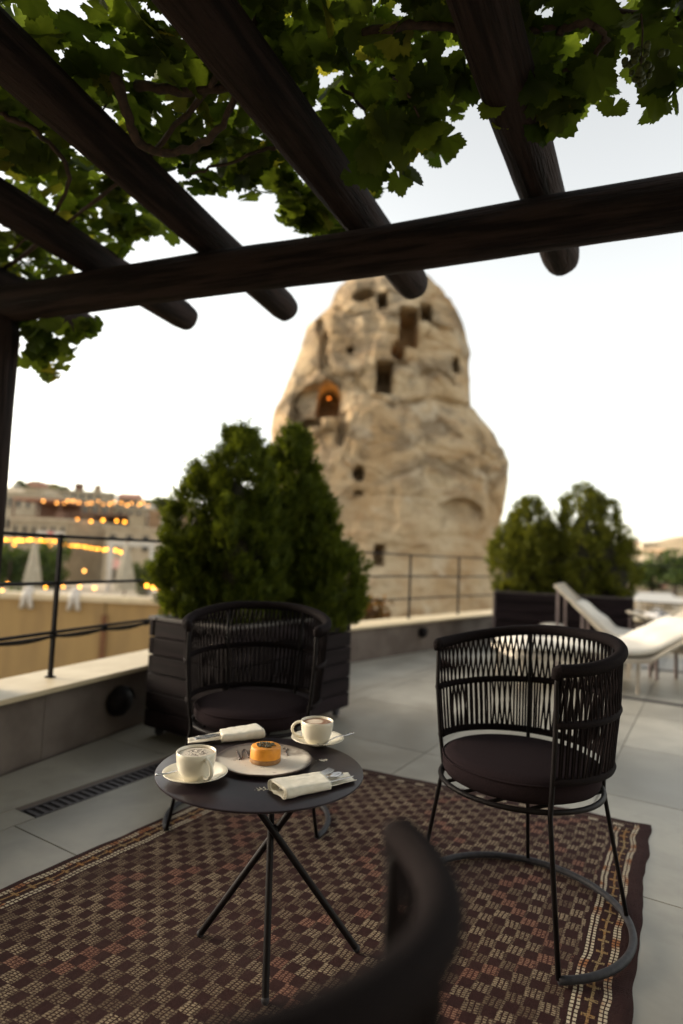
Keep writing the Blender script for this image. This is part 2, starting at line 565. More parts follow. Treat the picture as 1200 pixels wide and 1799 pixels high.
# ------------------------------------------------------------------ land around the terrace
def sstep(a, b, x):
    t = min(1, max(0, (x - a) / (b - a))); return t * t * (3 - 2 * t)
GROUND = -7.0
def ridge(az):
    """skyline elevation (rise per metre) and distance by azimuth in degrees from +Y"""
    tab = [(-180, .03, 250), (-90, .08, 190), (-32, .070, 150), (-28, .078, 150), (-24, .074, 155), (-20, .064, 160), (-15, .057, 170), (-8, .055, 200),
           (5, .035, 300), (15, .025, 330), (23, .022, 340), (27, .036, 330), (30, .044, 320), (34, .04, 320), (60, .05, 260), (90, .04, 250), (180, .03, 250)]
    for i in range(len(tab) - 1):
        if tab[i][0] <= az <= tab[i + 1][0]:
            k = (az - tab[i][0]) / (tab[i + 1][0] - tab[i][0])
            k = k * k * (3 - 2 * k)
            return tab[i][1] + k * (tab[i + 1][1] - tab[i][1]), tab[i][2] + k * (tab[i + 1][2] - tab[i][2])
    return .03, 250
def land(x, y):
    r = math.hypot(x, y); az = math.degrees(math.atan2(x, y))
    e, rr = ridge(az)
    top = 1 + e * rr
    near = 45 if az < 0 else 150
    h = GROUND + (top - GROUND) * sstep(near, rr, r)
    h += sstep(60, 140, r) * (mnoise.noise(Vector((x * .03, y * .03, 0))) * 2.2 + mnoise.noise(Vector((x * .1, y * .1, 3))) * .8)
    if r > rr: h -= (r - rr) * 0.012
    return h
vs, fs = [], []
azs = list(np.linspace(-180, -60, 24)[:-1]) + list(np.linspace(-60, 60, 150)[:-1]) + list(np.linspace(60, 180, 24)[:-1])
rads = [0.5, 6, 14] + list(np.linspace(20, 360, 80)) + [450, 650, 1000, 1800]
for r in rads:
    for a in azs:
        x, y = r * math.sin(R(a)), r * math.cos(R(a))
        vs.append((x, y, land(x, y)))
na = len(azs)
for i in range(len(rads) - 1):
    for j in range(na):
        fs.append((i * na + j, (i + 1) * na + j, (i + 1) * na + (j + 1) % na, i * na + (j + 1) % na))
fs.append(tuple(range(na)))
M['land'] = speckle('land', (0.24, 0.18, 0.10), (0.33, 0.26, 0.165), 0.12, 0.95, 0.3, 0.3, detail=6)
terr = MB().add(vs, [tuple(reversed(f)) for f in fs]).build('terrain', M['land'], smooth=True)
tag(terr, kind='structure')

# ------------------------------------------------------------------ the tall rock with its carved rooms
RY = 32.0
sil = [  # (pixel row, left edge, right edge) of the outline in the photo
    (462, 660, 700), (470, 642, 722), (480, 622, 742), (495, 606, 760), (515, 592, 780), (545, 578, 797), (570, 552, 806), (580, 541, 810), (600, 533, 819), (625, 524, 824),
    (650, 514, 824), (675, 503, 829), (700, 493, 830), (715, 488, 831), (730, 480, 842), (745, 476, 852), (760, 474, 861), (785, 476, 875), (810, 478, 885), (830, 480, 888), (850, 478, 886), (880, 472, 881),
    (900, 468, 878), (930, 462, 876), (960, 455, 880), (1000, 446, 890), (1040, 436, 905), (1080, 424, 920), (1140, 400, 945), (1230, 360, 985)]
ZZ = np.array([py_(650, s[0], RY).z for s in sil])
XL = np.array([py_(s[1], s[0], RY).x for s in sil])
XR = np.array([py_(s[2], s[0], RY).x for s in sil])
o_ = np.argsort(ZZ); ZZ, XL, XR = ZZ[o_], XL[o_], XR[o_]
nz, nt = 430, 560
zt = np.linspace(ZZ[0], ZZ[-1] + 0.0, nz)
th = np.concatenate([np.linspace(PI * 1.0, PI * 2.0, 440, endpoint=False), np.linspace(0, PI, 120, endpoint=False)])
P = np.zeros((nz, nt, 3))
for i, z in enumerate(zt):
    xl, xr = np.interp(z, ZZ, XL), np.interp(z, ZZ, XR)
    cx, hw = (xl + xr) / 2, (xr - xl) / 2
    ct, st = np.cos(th), np.sin(th)
    ex = 0.85
    P[i, :, 0] = cx + hw * np.sign(ct) * np.abs(ct) ** ex
    P[i, :, 1] = RY + 0.6 + 0.80 * hw * np.sign(st) * np.abs(st) ** ex
    P[i, :, 2] = z
def fbm(p, sc, oc):
    a, s, f = 1.0, 0.0, sc
    for _ in range(oc):
        s += a * mnoise.noise((p[0] * f, p[1] * f, p[2] * f)); a *= 0.5; f *= 2.1
    return s
flat = P.reshape(-1, 3)
nrm = flat.copy(); nrm[:, 2] = 0
cen = np.repeat(np.stack([(np.interp(zt, ZZ, XL) + np.interp(zt, ZZ, XR)) / 2, np.full(nz, RY + 0.6)], 1), nt, 0)
nrm[:, :2] -= cen; ln = np.linalg.norm(nrm[:, :2], axis=1); nrm /= ln[:, None]
d1 = np.array([0.42 * fbm(p, .28, 3) - 0.22 * abs(fbm((p[0] + 7, p[1], p[2] * 1.3), .5, 3)) + 0.07 * fbm(p, 2.2, 2) for p in flat])
def facet(p):
    dd, pp_ = mnoise.voronoi((p[0] * .42 + .25 * mnoise.noise((p[0], p[1], p[2])), p[1] * .42, p[2] * .34))
    e = dd[1] - dd[0]
    return .26 * mnoise.cell((pp_[0].x * 91, pp_[0].y * 91, pp_[0].z * 91)) * min(1, e / .18) - .16 * max(0, 1 - e / .09)
d1 += np.array([facet(p) * sstep(0, 5, p[2]) for p in flat])
front = np.clip(-nrm[:, 1] * 1.6, 0.22, 1)            # keep the flanks close to the outline
flat += nrm * (d1 * front)[:, None]
def ropen(px, py, w, h, depth, kind='rect'):
    c = py_(px, py, RY - 3); return c.x, c.z, w / F_PX * RY * 0.93 / 2, h / F_PX * RY * 0.93 / 2, depth * 1.7, kind
opens = [ropen(675, 517, 20, 42, 1.0), ropen(751, 541, 22, 38, .9), ropen(719, 573, 34, 72, 1.5), ropen(698, 618, 26, 36, 1.3, 'oval'), ropen(674, 668, 28, 56, 1.4),
         ropen(807, 632, 14, 32, .6), ropen(615, 612, 13, 13, .7), ropen(577, 700, 44, 66, 2.0, 'arch'), ropen(556, 706, 96, 66, .55, 'arch'), ropen(544, 742, 46, 24, 1.0, 'arch'),
         ropen(630, 836, 22, 28, .9, 'oval'), ropen(628, 869, 16, 9, .5, 'oval'), ropen(662, 976, 16, 34, .9), ropen(600, 745, 14, 44, .5), ropen(642, 500, 46, 34, .6, 'oval'),
         ropen(806, 900, 84, 44, .40, 'scoop'), ropen(571, 590, 14, 60, .5, 'oval'), ropen(868, 580, 12, 30, .3)]
def ss(a, b, x):
    t = np.clip((x - a) / (b - a), 0, 1); return t * t * (3 - 2 * t)
push = np.zeros(len(flat))
isf = nrm[:, 1] < -0.15
X_, Z_ = flat[:, 0], flat[:, 2]
wob = np.array([0.10 * fbm((p[0], 3.3, p[2]), 1.3, 2) for p in flat])
for cx, cz, hx, hz, dp, kd in opens:
    dx, dz = np.abs(X_ - cx + wob * .5) / hx, (Z_ - cz + wob * .5) / hz
    if kd == 'rect': f = (1 - ss(.86, 1.08, dx)) * (1 - ss(.9, 1.06, np.abs(dz)))
    elif kd == 'oval': f = 1 - ss(.7, 1.1, np.sqrt(dx ** 2 + dz ** 2))
    elif kd == 'arch': f = (1 - ss(.82, 1.08, np.sqrt(dx ** 2 + np.clip(dz, 0, 9) ** 2))) * (1 - ss(.8, 1.1, -dz))
    else: f = (1 - ss(.8, 1.0, np.sqrt(dx ** 2 + np.clip(dz, 0, 9) ** 2))) * (1 - ss(-.3, 1.4, -dz))
    push = np.maximum(push, f * dp)
def crack(pts, w, dp):
    global push
    P_ = [(py_(x, y, RY - 3).x, py_(x, y, RY - 3).z) for x, y in pts]; w = w / F_PX * RY * .93
    best = np.full(len(flat), 99.0)
    for (x0, z0), (x1, z1) in zip(P_[:-1], P_[1:]):
        dx, dz = x1 - x0, z1 - z0
        k = np.clip(((X_ - x0) * dx + (Z_ - z0) * dz) / (dx * dx + dz * dz), 0, 1)
        best = np.minimum(best, np.hypot(X_ - x0 - k * dx + wob, Z_ - z0 - k * dz + wob))
    push = np.maximum(push, .6 * dp * (1 - ss(.1, 1.0, best / w)))
crack([(560, 545), (568, 590), (572, 640), (596, 672), (604, 730), (598, 780)], 12, 1.1)
crack([(592, 520), (620, 545), (660, 540), (700, 556), (740, 560), (800, 570)], 7, .45)
crack([(575, 650), (620, 665), (650, 700), (690, 720), (760, 700), (830, 712)], 8, .5)
crack([(760, 740), (790, 770), (850, 800), (888, 815)], 8, .25)
crack([(610, 760), (640, 790), (700, 780), (770, 820), (850, 850)], 7, .16)
crack([(600, 880), (680, 874), (760, 882)], 6, .12)
crack([(640, 930), (720, 950), (870, 940)], 6, .1)
crack([(700, 640), (730, 660), (770, 650), (800, 670)], 7, .4)
flat[:, 1] += push * isf
flat[:, 1] += isf * 0.25 * (1 - ss(.0, 1.0, np.abs((Z_ - py_(600, 705, RY).z) / 1.9))) * 0
vsr = flat.tolist()
fsr = []
for i in range(nz - 1):
    a = i * nt
    for j in range(nt):
        k = (j + 1) % nt
        fsr.append((a + j, a + k, a + nt + k, a + nt + j))
vsr.append((float(flat[-nt:, 0].mean()), RY + .6, float(zt[-1] + .12)))
for j in range(nt):
    fsr.append(((nz - 1) * nt + j, (nz - 1) * nt + (j + 1) % nt, len(vsr) - 1))

def rock_mat():
    m, t, b = new_mat('tuff_rock', (0.4, 0.3, 0.2), 0.95, spec=0.1)
    v = t.coord('Object')
    n1 = t.noise(v, .3, 6, .6, .3)
    n2 = t.noise(t.coord('Object', scale=(1, 1, 1.5)), .42, 7, .66, .5)
    n3 = t.noise(t.coord('Object', scale=(1, 1, 2.6)), .8, 5, .6)
    z = t.xyz(v)[2]
    c = t.mix(t.ramp(n1, .36, .66), (0.41, 0.285, 0.16), (0.51, 0.405, 0.27))
    c = t.mix(t.m('MULTIPLY', t.ramp(n3, .52, .7), .5), c, (0.28, 0.155, 0.07))
    patch = t.m('MULTIPLY', t.ramp(n2, .455, .57), t.ramp(z, 1.0, 6.5))     # grey lichen on the weathered upper rock
    c = t.mix(t.m('MULTIPLY', patch, .62), c, (0.12, 0.095, 0.07))
    c = t.mix(t.m('MULTIPLY', t.ramp(t.noise(v, .8, 4, .5, .5), .6, .7), .5), c, (0.58, 0.5, 0.38))
    c = t.mix(t.m('MULTIPLY', t.ramp(t.noise(v, 1.7, 8, .75, .6), .52, .68), .32), c, (0.17, 0.125, 0.085))
    t.l.new(c, b.inputs['Base Color'])
    t.l.new(t.bump(t.noise(v, 2.6, 8, .72), 1.0, .2), b.inputs['Normal'])
    return m
rk = MB().add(vsr, fsr).build('rock_cone', rock_mat(), smooth=True)
tag(rk, 'tall tan rock tower with carved cave windows rising beyond the railing', 'rock')

def cave_lamp(px, py, Y, power, label):
    p = py_(px, py, Y)
    t = empty('cave_lamp', p); tag(t, label, 'lamp')
    MB().sphere((0, 0, 0), 0.05, 10, 8).build('glass_globe', emit('cave_glow', (1.0, 0.36, 0.05), .3), t, smooth=True)
    MB().lathe([(0.03, 0.04), (0.04, 0.05), (0.04, 0.08), (0.0, 0.09)], n=10).build('cap', M['black_metal'], t)
    ld = bpy.data.lights.new('cave_light', 'POINT'); ld.energy = power; ld.color = (1.0, 0.40, 0.06); ld.shadow_soft_size = 0.25
    lo = bpy.data.objects.new('cave_light', ld); COL.objects.link(lo); lo.parent = t; lo.location = (0, -0.2, -0.05)
cave_lamp(578, 700, 30.2, 4.5, 'glowing orange lamp in the large cave opening of the rock')
cave_lamp(751, 536, 31.2, 1.5, 'small orange lamp in the upper right window of the rock')
cave_lamp(697, 611, 30.2, 1.5, 'small orange lamp in the round hole at the middle of the rock')

# ------------------------------------------------------------------ the town
M['stone1'] = speckle('town_stone', (0.27, 0.215, 0.145), (0.34, 0.28, 0.19), 1.2, 0.9)
M['stone2'] = speckle('town_stone_tan', (0.19, 0.115, 0.062), (0.26, 0.17, 0.10), 1.2, 0.9)
M['stone3'] = speckle('town_stone_pale', (0.38, 0.32, 0.23), (0.45, 0.38, 0.28), 1.2, 0.9)
M['ochre'] = speckle('ochre_plaster', (0.33, 0.215, 0.085), (0.27, 0.175, 0.075), 0.9, 0.9, 0.2, stretch=(2.0, 2.0, .35))
M['pane'] = speckle('window_glass', (0.02, 0.02, 0.022), (0.035, 0.034, 0.035), 3, 0.15)
M['brown'] = speckle('brown_timber', (0.10, 0.05, 0.03), (0.15, 0.075, 0.045), 3, 0.8)
M['redroof'] = speckle('red_roof', (0.30, 0.13, 0.08), (0.38, 0.18, 0.11), 3, 0.85)
M['white'] = speckle('white_paint', (0.5, 0.47, 0.42), (0.58, 0.55, 0.5), 3, 0.7)
M['rust'] = speckle('rust', (0.12, 0.05, 0.02), (0.18, 0.08, 0.035), 8, 0.9)
M['parasol'] = speckle('parasol_canvas', (0.33, 0.29, 0.22), (0.4, 0.36, 0.28), 5, 0.9)
M['bulb'] = emit('warm_bulb', (1.0, 0.34, 0.028), 3.2)
M['bulb2'] = emit('dim_bulb', (1.0, 0.40, 0.08), 1.8)

def house(x0, x1, ytop, Y, depth, mat, label, rows=2, cols=4, roof='flat', ry=0.0, name='house'):
    a, b = py_(x0, ytop, Y), py_(x1, ytop, Y)
    w, top = (b.x - a.x), (a.z + b.z) / 2
    cx = (a.x + b.x) / 2
    z0 = min(land(cx, Y), land(cx, Y + depth)) - 1.0
    z0 = min(z0, top - 3.0)
    ry = ry or random.uniform(-.3, .3)
    t = empty(name, (cx, Y, z0), ry); tag(t, label, 'building')
    H = top - z0
    MB().box((0, depth / 2, H / 2), (w, depth, H)).build('wall', mat, t)
    if roof == 'flat':
        MB().box((0, depth / 2, H + .12), (w + .3, depth + .3, .24)).build('roof', M['stone3'], t)
    else:
        e = .35
        MB().add([(-w / 2 - e, -e, H), (w / 2 + e, -e, H), (w / 2 + e, depth + e, H), (-w / 2 - e, depth + e, H), (-w / 2 - e, depth / 2, H + 1.3), (w / 2 + e, depth / 2, H + 1.3)],
                 [(0, 1, 5, 4), (2, 3, 4, 5), (0, 4, 3), (1, 2, 5), (3, 2, 1, 0)]).build('roof', M['redroof'], t)
    for k in range(random.randint(1, 3)):
        bx_, by_2, bw_, bh_ = random.uniform(-.35, .35) * w, random.uniform(.3, .7) * depth, random.uniform(.6, 2.0), random.uniform(.7, 1.9)
        MB().box((bx_, by_2, H + .24 + bh_ / 2), (bw_, bw_ * .9, bh_)).build(random.choice(('chimney', 'roof_hut', 'water_tank')), random.choice((M['stone1'], M['stone2'], M['brown'], M['white'])), t)
    ww, wh = min(1.0, w / cols * .42), 1.25
    for r_ in range(rows):
        for c_ in range(cols):
            wx = -w / 2 + (c_ + .5) * w / cols; wz = H - 1.1 - r_ * 2.7
            if wz < 1.2: continue
            f = MB()
            for dx, dz, sx, sz in ((0, wh / 2 + .05, ww + .2, .1), (0, -wh / 2 - .05, ww + .2, .1), (-ww / 2 - .05, 0, .1, wh), (ww / 2 + .05, 0, .1, wh)):
                f.box((wx + dx, -.03, wz + dz), (sx, .12, sz))
            fo = f.build('window', M['stone3'], t)
            MB().box((wx, -.005, wz), (ww, .03, wh)).build('pane', M['pane'], fo)
    return t

def canopy(x0, x1, ytop, ybot, Y, depth, mat, label, name='terrace_canopy'):
    a, b, c = py_(x0, ytop, Y), py_(x1, ytop, Y), py_(x0, ybot, Y)
    w = b.x - a.x; h = a.z - c.z
    t = empty(name, ((a.x + b.x) / 2, Y, c.z)); tag(t, label, 'canopy')
    MB().box((0, depth / 2, h - .1), (w, depth, .22)).build('roof', mat, t)
    MB().box((0, depth / 2, -.6), (w, depth, 1.2)).build('deck', M['stone2'], t)
    MB().box((0, depth - .1, h / 2 - .1), (w - .4, .2, h - .2)).build('back_wall', M['brown'], t)
    n = max(2, int(w / 2.5))
    for i in range(n + 1):
        MB().box((-w / 2 + .15 + (w - .3) * i / n, .15, h / 2 - .1), (.16, .16, h - .2)).build('post', M['brown'], t)
    return t

house(8, 78, 868, 76, 8, M['stone3'], 'pale stone house at the far left edge of the hillside', 3, 4)
canopy(22, 108, 874, 906, 68, 6, M['redroof'], 'reddish brown roofed terrace high on the left hillside')
house(78, 190, 880, 84, 9, M['stone2'], 'tan stone hotel below the string of lights on the left hillside', 3, 7)
house(190, 268, 893, 90, 9, M['stone1'], 'beige stone house right of the tan hotel on the hillside', 3, 5)
canopy(128, 246, 900, 927, 58, 5, M['brown'], 'dark brown canopy hung with round lamps in the middle of the town')
house(10, 130, 915, 54, 8, M['stone1'], 'wide beige stone house under the reddish roofed terrace', 2, 6)
house(186, 300, 931, 50, 8, M['stone3'], 'pale house with square openings left of the big shrub', 2, 4)
house(262, 330, 900, 78, 8, M['stone2'], 'small tan house half hidden behind the big shrub', 3, 3)
house(285, 345, 880, 130, 9, M['stone3'], 'distant pale house on the ridge beside the big shrub', 2, 4)
house(110, 180, 864, 118, 8, M['stone1'], 'beige ridge house above the highest string of lights', 2, 5)
house(1128, 1174, 957, 250, 16, M['stone3'], 'distant pale block on the skyline above the loungers', 2, 5)
house(1170, 1240, 966, 230, 16, M['stone2'], 'distant tan block at the right edge of the skyline', 2, 5)
house(1085, 1128, 970, 260, 14, M['stone1'], 'distant beige house just right of the far conifers', 2, 4)
house(1148, 1196, 978, 200, 12, M['stone3'], 'distant white house between the trees and skyline at right', 1, 5)

for i, (x0, x1, y, Y, m_, lab) in enumerate(((2, 34, 858, 128, 'stone2', 'small tan ridge house at the far left of the skyline'), (44, 70, 853, 134, 'redroof', 'small reddish house standing highest on the left skyline'),
        (72, 104, 860, 122, 'stone3', 'small pale ridge house left of the beige ridge house'), (206, 236, 875, 126, 'stone2', 'small tan ridge house right of the beige ridge house'), (240, 280, 880, 120, 'stone3', 'small pale ridge house near the big shrub'))):
    house(x0, x1, y, Y, 7, M[m_], lab, 2, 3, 'gable' if i % 2 else 'flat')

# neighbouring terrace with its ochre wall
NY = 22.0
na_, nb_ = py_(-160, 1046, NY), py_(345, 1052, NY)
t = empty('ochre_wall', ((na_.x + nb_.x) / 2, NY, GROUND)); tag(t, 'ochre plastered wall of the neighbouring terrace beyond the left railing', 'wall')
wl_ = nb_.x - na_.x; top_z = (na_.z + nb_.z) / 2
HN = top_z - GROUND
x_j = py_(183, 1100, NY).x - t.location.x
MB().box(((-wl_ / 2 + x_j) / 2, .25, HN / 2 - .05), (x_j + wl_ / 2 - .03, .5, HN - .1)).build('panel', M['ochre'], t)
MB().box(((wl_ / 2 + x_j) / 2, .29, HN / 2 - .05), (wl_ / 2 - x_j - .03, .5, HN - .1)).build('panel', M['ochre'], t)
MB().box((x_j, -.02, HN / 2 - .3), (.16, .14, HN - .5)).build('rusty_pipe', M['rust'], t)
MB().box((0, .3, HN + .0), (wl_ + .1, .8, .2)).build('coping', M['coping'], t)
MB().box((0, 6.6, HN - .35), (wl_, 11.9, .3)).build('deck', M['stone3'], t)
MB().box((-wl_ / 2 + 2, 6.6, HN / 2 - .4), (4, 11.5, HN - .8)).build('side_wall', M['ochre'], t)

def closed_parasol(px, ytop, ybot, Y, w, label):
    a, b = py_(px, ytop, Y), py_(px - 8, ybot, Y)
    h = a.z - top_z + .3
    t = empty('closed_parasol', (a.x, Y, top_z - .25)); tag(t, label, 'parasol', 'closed parasols on the neighbouring terrace')
    mb = MB(); n = 24; prof = [(.05, h), (.09, h - .12), (w * .5, h * .70), (w * .78, h * .42), (w, h * .20), (w * .97, h * .15)]
    vs, fs = [], []
    for r_, z in prof:
        for j in range(n):
            q = r_ * (1 + (.12 if j % 2 else -.08) * min(1, (h - z)))
            vs.append((q * math.cos(2 * PI * j / n), q * math.sin(2 * PI * j / n), z))
    for i in range(len(prof) - 1):
        for j in range(n):
            fs.append((i * n + j, (i + 1) * n + j, (i + 1) * n + (j + 1) % n, i * n + (j + 1) % n))
    fs.append(tuple(reversed(range(n))))
    mb.add(vs, fs).build('canopy', M['parasol'], t, smooth=50)
    MB().tube([(0, 0, 0), (0, 0, h + .12)], .035, 8).build('pole', M['brown'], t)
    MB().box((0, 0, .04), (.6, .6, .09)).build('foot', M['stone1'], t)
closed_parasol(62, 955, 1050, 24.5, .34, 'closed cream parasol left of the black railing post')
closed_parasol(224, 957, 1050, 25.5, .40, 'closed cream parasol beside the white frame, nearer the big shrub')

def hung_cover(px, py, label):
    c = py_(px, py, NY - .05)
    t = empty('hanging_cloth', (c.x, NY - .05, top_z + .1)); tag(t, label, 'cloth', 'white cloths hung over the ochre wall')
    mb = MB()
    for s in (-1, 1):
        pts = [(s * .07, .32, .13), (s * .09, -.06, .12), (s * .12, -.11, -.15), (s * .17, -.1, -.45), (s * .24, -.1, -.85)]
        mb.tube(pts, [.13, .15, .15, .12, .13], 8)
    t.scale = (.7, .7, .62)
    mb.build('drape', M['white'], t, smooth=True)
    MB().tube([(0, .12, .42), (0, .1, .3), (0, .02, .12)], [.1, .2, .2], 10).build('folded_top', M['white'], t, smooth=True)
hung_cover(48, 1060, 'white cloth hung over the ochre wall under the left parasol')
hung_cover(131, 1058, 'white cloth hung over the ochre wall right of the railing post')

# white frame, signboard, lantern
p0, p1, p2 = py_(196, 958, 28), py_(268, 962, 28), py_(196, 1046, 28)
t = empty('white_frame', ((p0.x + p1.x) / 2, 28, p2.z - .3)); tag(t, 'white open pergola frame beside the closed parasol', 'pergola')
w_, h_ = p1.x - p0.x, p0.z - p2.z + .3
for sx in (-1, 1):
    for yy in (0, 2.2): MB().box((sx * w_ / 2, yy, h_ / 2), (.18, .18, h_)).build('post', M['white'], t)
for yy in (0, 2.2): MB().box((0, yy, h_ + .09), (w_ + .3, .2, .18)).build('beam', M['white'], t)
for i in range(5): MB().box((-w_ / 2 + w_ * i / 4, 1.1, h_ + .24), (.1, 2.6, .1)).build('slat', M['white'], t)
p0, p1 = py_(66, 932, 36), py_(112, 945, 36)
t = empty('signboard', ((p0.x + p1.x) / 2, 36, land((p0.x + p1.x) / 2, 36))); tag(t, 'small white signboard with a red mark behind the railing post', 'sign')
zc = (p0.z + p1.z) / 2 - t.location.z
MB().box((0, 0, zc), (p1.x - p0.x, .08, p0.z - p1.z)).build('board', M['white'], t)
M['red'] = speckle('sign_red', (0.55, 0.12, 0.12), (0.6, 0.16, 0.15), 5, 0.6)
MB().box((0, -.05, zc), (.34, .02, p0.z - p1.z - .1)).build('red_mark', M['red'], t)
for sx in (-1, 1): MB().tube([(sx * .5, .08, 0), (sx * .5, .08, zc + .2)], .05, 8).build('post', M['black_metal'], t)
p0 = py_(203, 990, 34)
t = empty('round_sign', (p0.x, 34, land(p0.x, 34))); tag(t, 'small round pinkish sign above the neighbouring terrace', 'sign')
vv = MB().lathe([(.28, 0), (.28, .06), (0, .06)], n=20)
MB().add([(x, -z, y + p0.z - t.location.z) for x, y, z in vv.v], vv.f).build('disc', speckle('pink', (0.6, 0.33, 0.3), (0.65, 0.45, 0.42), 6), t)
MB().tube([(0, .04, 0), (0, .04, p0.z - t.location.z - .1)], .05, 8).build('post', M['black_metal'], t)

# strings of lights
def light_string(pts, label, r, mat, sag=.0, wire=True):
    p = [py_(x, y, Y) for x, y, Y in pts]
    t = empty('light_string', p[0]); tag(t, label, 'string lights', 'strings of warm lights in the town')
    me = MB().sphere((0, 0, 0), 1.0, 8, 6).mesh('bulb', True)
    if wire:
        MB().tube([q - p[0] + Vector((0, 0, r * 1.1)) for q in p], .02, 5).build('wire', M['black_metal'], t)
    for q in p:
        o = link('bulb', me, mat, t); o.location = q - p[0]; o.scale = (r * random.uniform(.75, 1.2),) * 3
def lerp_pts(a, b, n, Y, jx=2, jy=2, sag=0):
    out = []
    for i in range(n):
        k = i / (n - 1)
        out.append((a[0] + (b[0] - a[0]) * k + random.uniform(-jx, jx), a[1] + (b[1] - a[1]) * k + random.uniform(-jy, jy) + sag * math.sin(PI * k), Y))
    return out
light_string(lerp_pts((100, 881), (262, 886), 17, 66, 3, 3), 'highest string of warm lights across the hillside town', .10, M['bulb2'])
light_string([(76, 880, 64)], 'single warm lamp left of the highest light string', .12, M['bulb2'], wire=False)
light_string([(136, 913, 55), (160, 916, 55), (181, 914, 55), (205, 915, 55), (219, 917, 55), (230, 915, 55)], 'row of round orange lamps under the brown canopy', .11, M['bulb'])
light_string(lerp_pts((4, 948), (52, 950), 7, 32, 1.5, 1.5) + lerp_pts((56, 949), (104, 952), 7, 32, 1.5, 1.5) + lerp_pts((113, 956), (219, 970), 15, 32, 1.5, 1.5), 'brightest dense string of lights just below the top rail', .060, M['bulb'])
light_string([(25, 957, 31.5), (89, 960, 31.5)], 'two warm lamps hanging under the brightest light string', .065, M['bulb'])
light_string([(4, 1037, 21), (14, 1026, 21), (80, 1032, 21), (111, 1031, 21), (140, 1031, 21)], 'sparse string of round bulbs along the middle left rail', .042, M['bulb'])
light_string([(258, 1029, 21), (269, 1032, 21), (278, 1034, 21), (297, 1039, 21)], 'four round bulbs beside the big shrub', .046, M['bulb'])
light_string([(258, 922, 60), (148, 1003, 30), (166, 1033, 27)], 'scattered dim lamps in the middle of the left town', .07, M['bulb2'], wire=False)

# ------------------------------------------------------------------ broadleaf trees and bushes of the town
def leaf_mat(name, c1, c2, trans=0.35, clump=0):
    m = bpy.data.materials.new(name); m.use_nodes = True
    t = NT(m); b = m.node_tree.nodes['Principled BSDF']
    g_ = t.new('ShaderNodeNewGeometry')
    f = g_.outputs['Random Per Island']
    c = t.mix(f, c1, c2)
    if clump: c = t.mix(t.m('MULTIPLY', t.ramp(t.noise(g_.outputs['Position'], clump, 2), .45, .68), .7), c, tuple(k * 1.15 for k in c2))
    t.l.new(c, b.inputs['Base Color']); b.inputs['Roughness'].default_value = .7; b.inputs['Specular IOR Level'].default_value = .1
    tr = t.new('ShaderNodeBsdfTranslucent')
    t.l.new(t.mix(1.0, c, (1.6, 1.5, .55), 'MULTIPLY'), tr.inputs[0])
    mx = t.new('ShaderNodeMixShader'); mx.inputs[0].default_value = trans
    t.l.new(b.outputs[0], mx.inputs[1]); t.l.new(tr.outputs[0], mx.inputs[2])
    t.l.new(mx.outputs[0], m.node_tree.nodes['Material Output'].inputs[0])
    return m
M['olive'] = leaf_mat('olive_leaves', (0.05, 0.065, 0.025), (0.10, 0.115, 0.05))
M['green'] = leaf_mat('green_leaves', (0.03, 0.05, 0.018), (0.075, 0.10, 0.035))
def far_tree(px, py, Y, rx, rz, mat, label, n=900, ls=.35, name='tree'):
    c = py_(px, py, Y); zg = land(c.x, Y)
    zg = min(zg, c.z - rz)
    t = empty(name, (c.x, Y, zg)); tag(t, label, 'tree' if name == 'tree' else 'bush')
    h = c.z - zg
    tr = MB().tube([(0, 0, -.3), (.1 * rx, 0, h * .5), (0, .1 * rx, h)], [rx * .11, rx * .09, rx * .03], 8)
    for k in range(5):
        a = k * 1.3
        tr.tube([(0, 0, h * .6), (math.cos(a) * rx * .4, math.sin(a) * rx * .4, h + rz * .1 * k / 3), (math.cos(a) * rx * .7, math.sin(a) * rx * .7, h + rz * .3)], [rx * .05, rx * .035, rx * .01], 6)
    tr.build('trunk', M['bark'], t)
    mb = MB()
    clumps = [(random.gauss(0, .5), random.gauss(0, .5), random.gauss(0, .45)) for _ in range(16)]
    for i in range(n):
        q = clumps[i % 16]
        d = Vector((random.gauss(0, 1), random.gauss(0, 1), random.gauss(0, 1))).normalized() * random.uniform(.2, .45)
        p = Vector((q[0] * .8 * rx + d.x * rx, q[1] * .8 * rx + d.y * rx, h + q[2] * .8 * rz + d.z * rz))
        a = Vector((random.gauss(0, 1), random.gauss(0, 1), random.gauss(0, 1))).normalized(); b = a.orthogonal().normalized()
        s = ls * random.uniform(.6, 1.2)
        mb.add([p - a * s, p + b * s * .5, p + a * s, p - b * s * .5], [(0, 1, 2, 3)])
    cr = mb.build('crown', mat, t); cr['kind'] = 'stuff'
    return t
far_tree(18, 995, 30, 1.5, 1.4, M['green'], 'green tree at the left edge behind the railing', 1400, .18)
for px, py, Y, rx, rz, lab in ((38, 858, 132, 1.8, 1.6, 'small dark tree on the left skyline beside the highest house'), (112, 864, 124, 2.0, 1.7, 'small dark tree on the left skyline over the tan hotel'), (192, 874, 130, 1.6, 1.4, 'small dark tree on the skyline between two ridge houses'), (290, 884, 118, 2.2, 2.0, 'dark skyline tree close to the big shrub')):
    far_tree(px, py, Y, rx, rz, M['olive'], lab, 300, .5)
far_tree(88, 1000, 29, .9, 1.3, M['green'], 'green tree right of the left closed parasol', 1100, .16)
far_tree(255, 1012, 27, .75, .8, M['olive'], 'grey green olive bush beside the big shrub', 900, .12, 'bush')
far_tree(28, 1042, 23.2, .5, .3, M['green'], 'low bright plants on top of the ochre wall', 400, .09, 'bush')
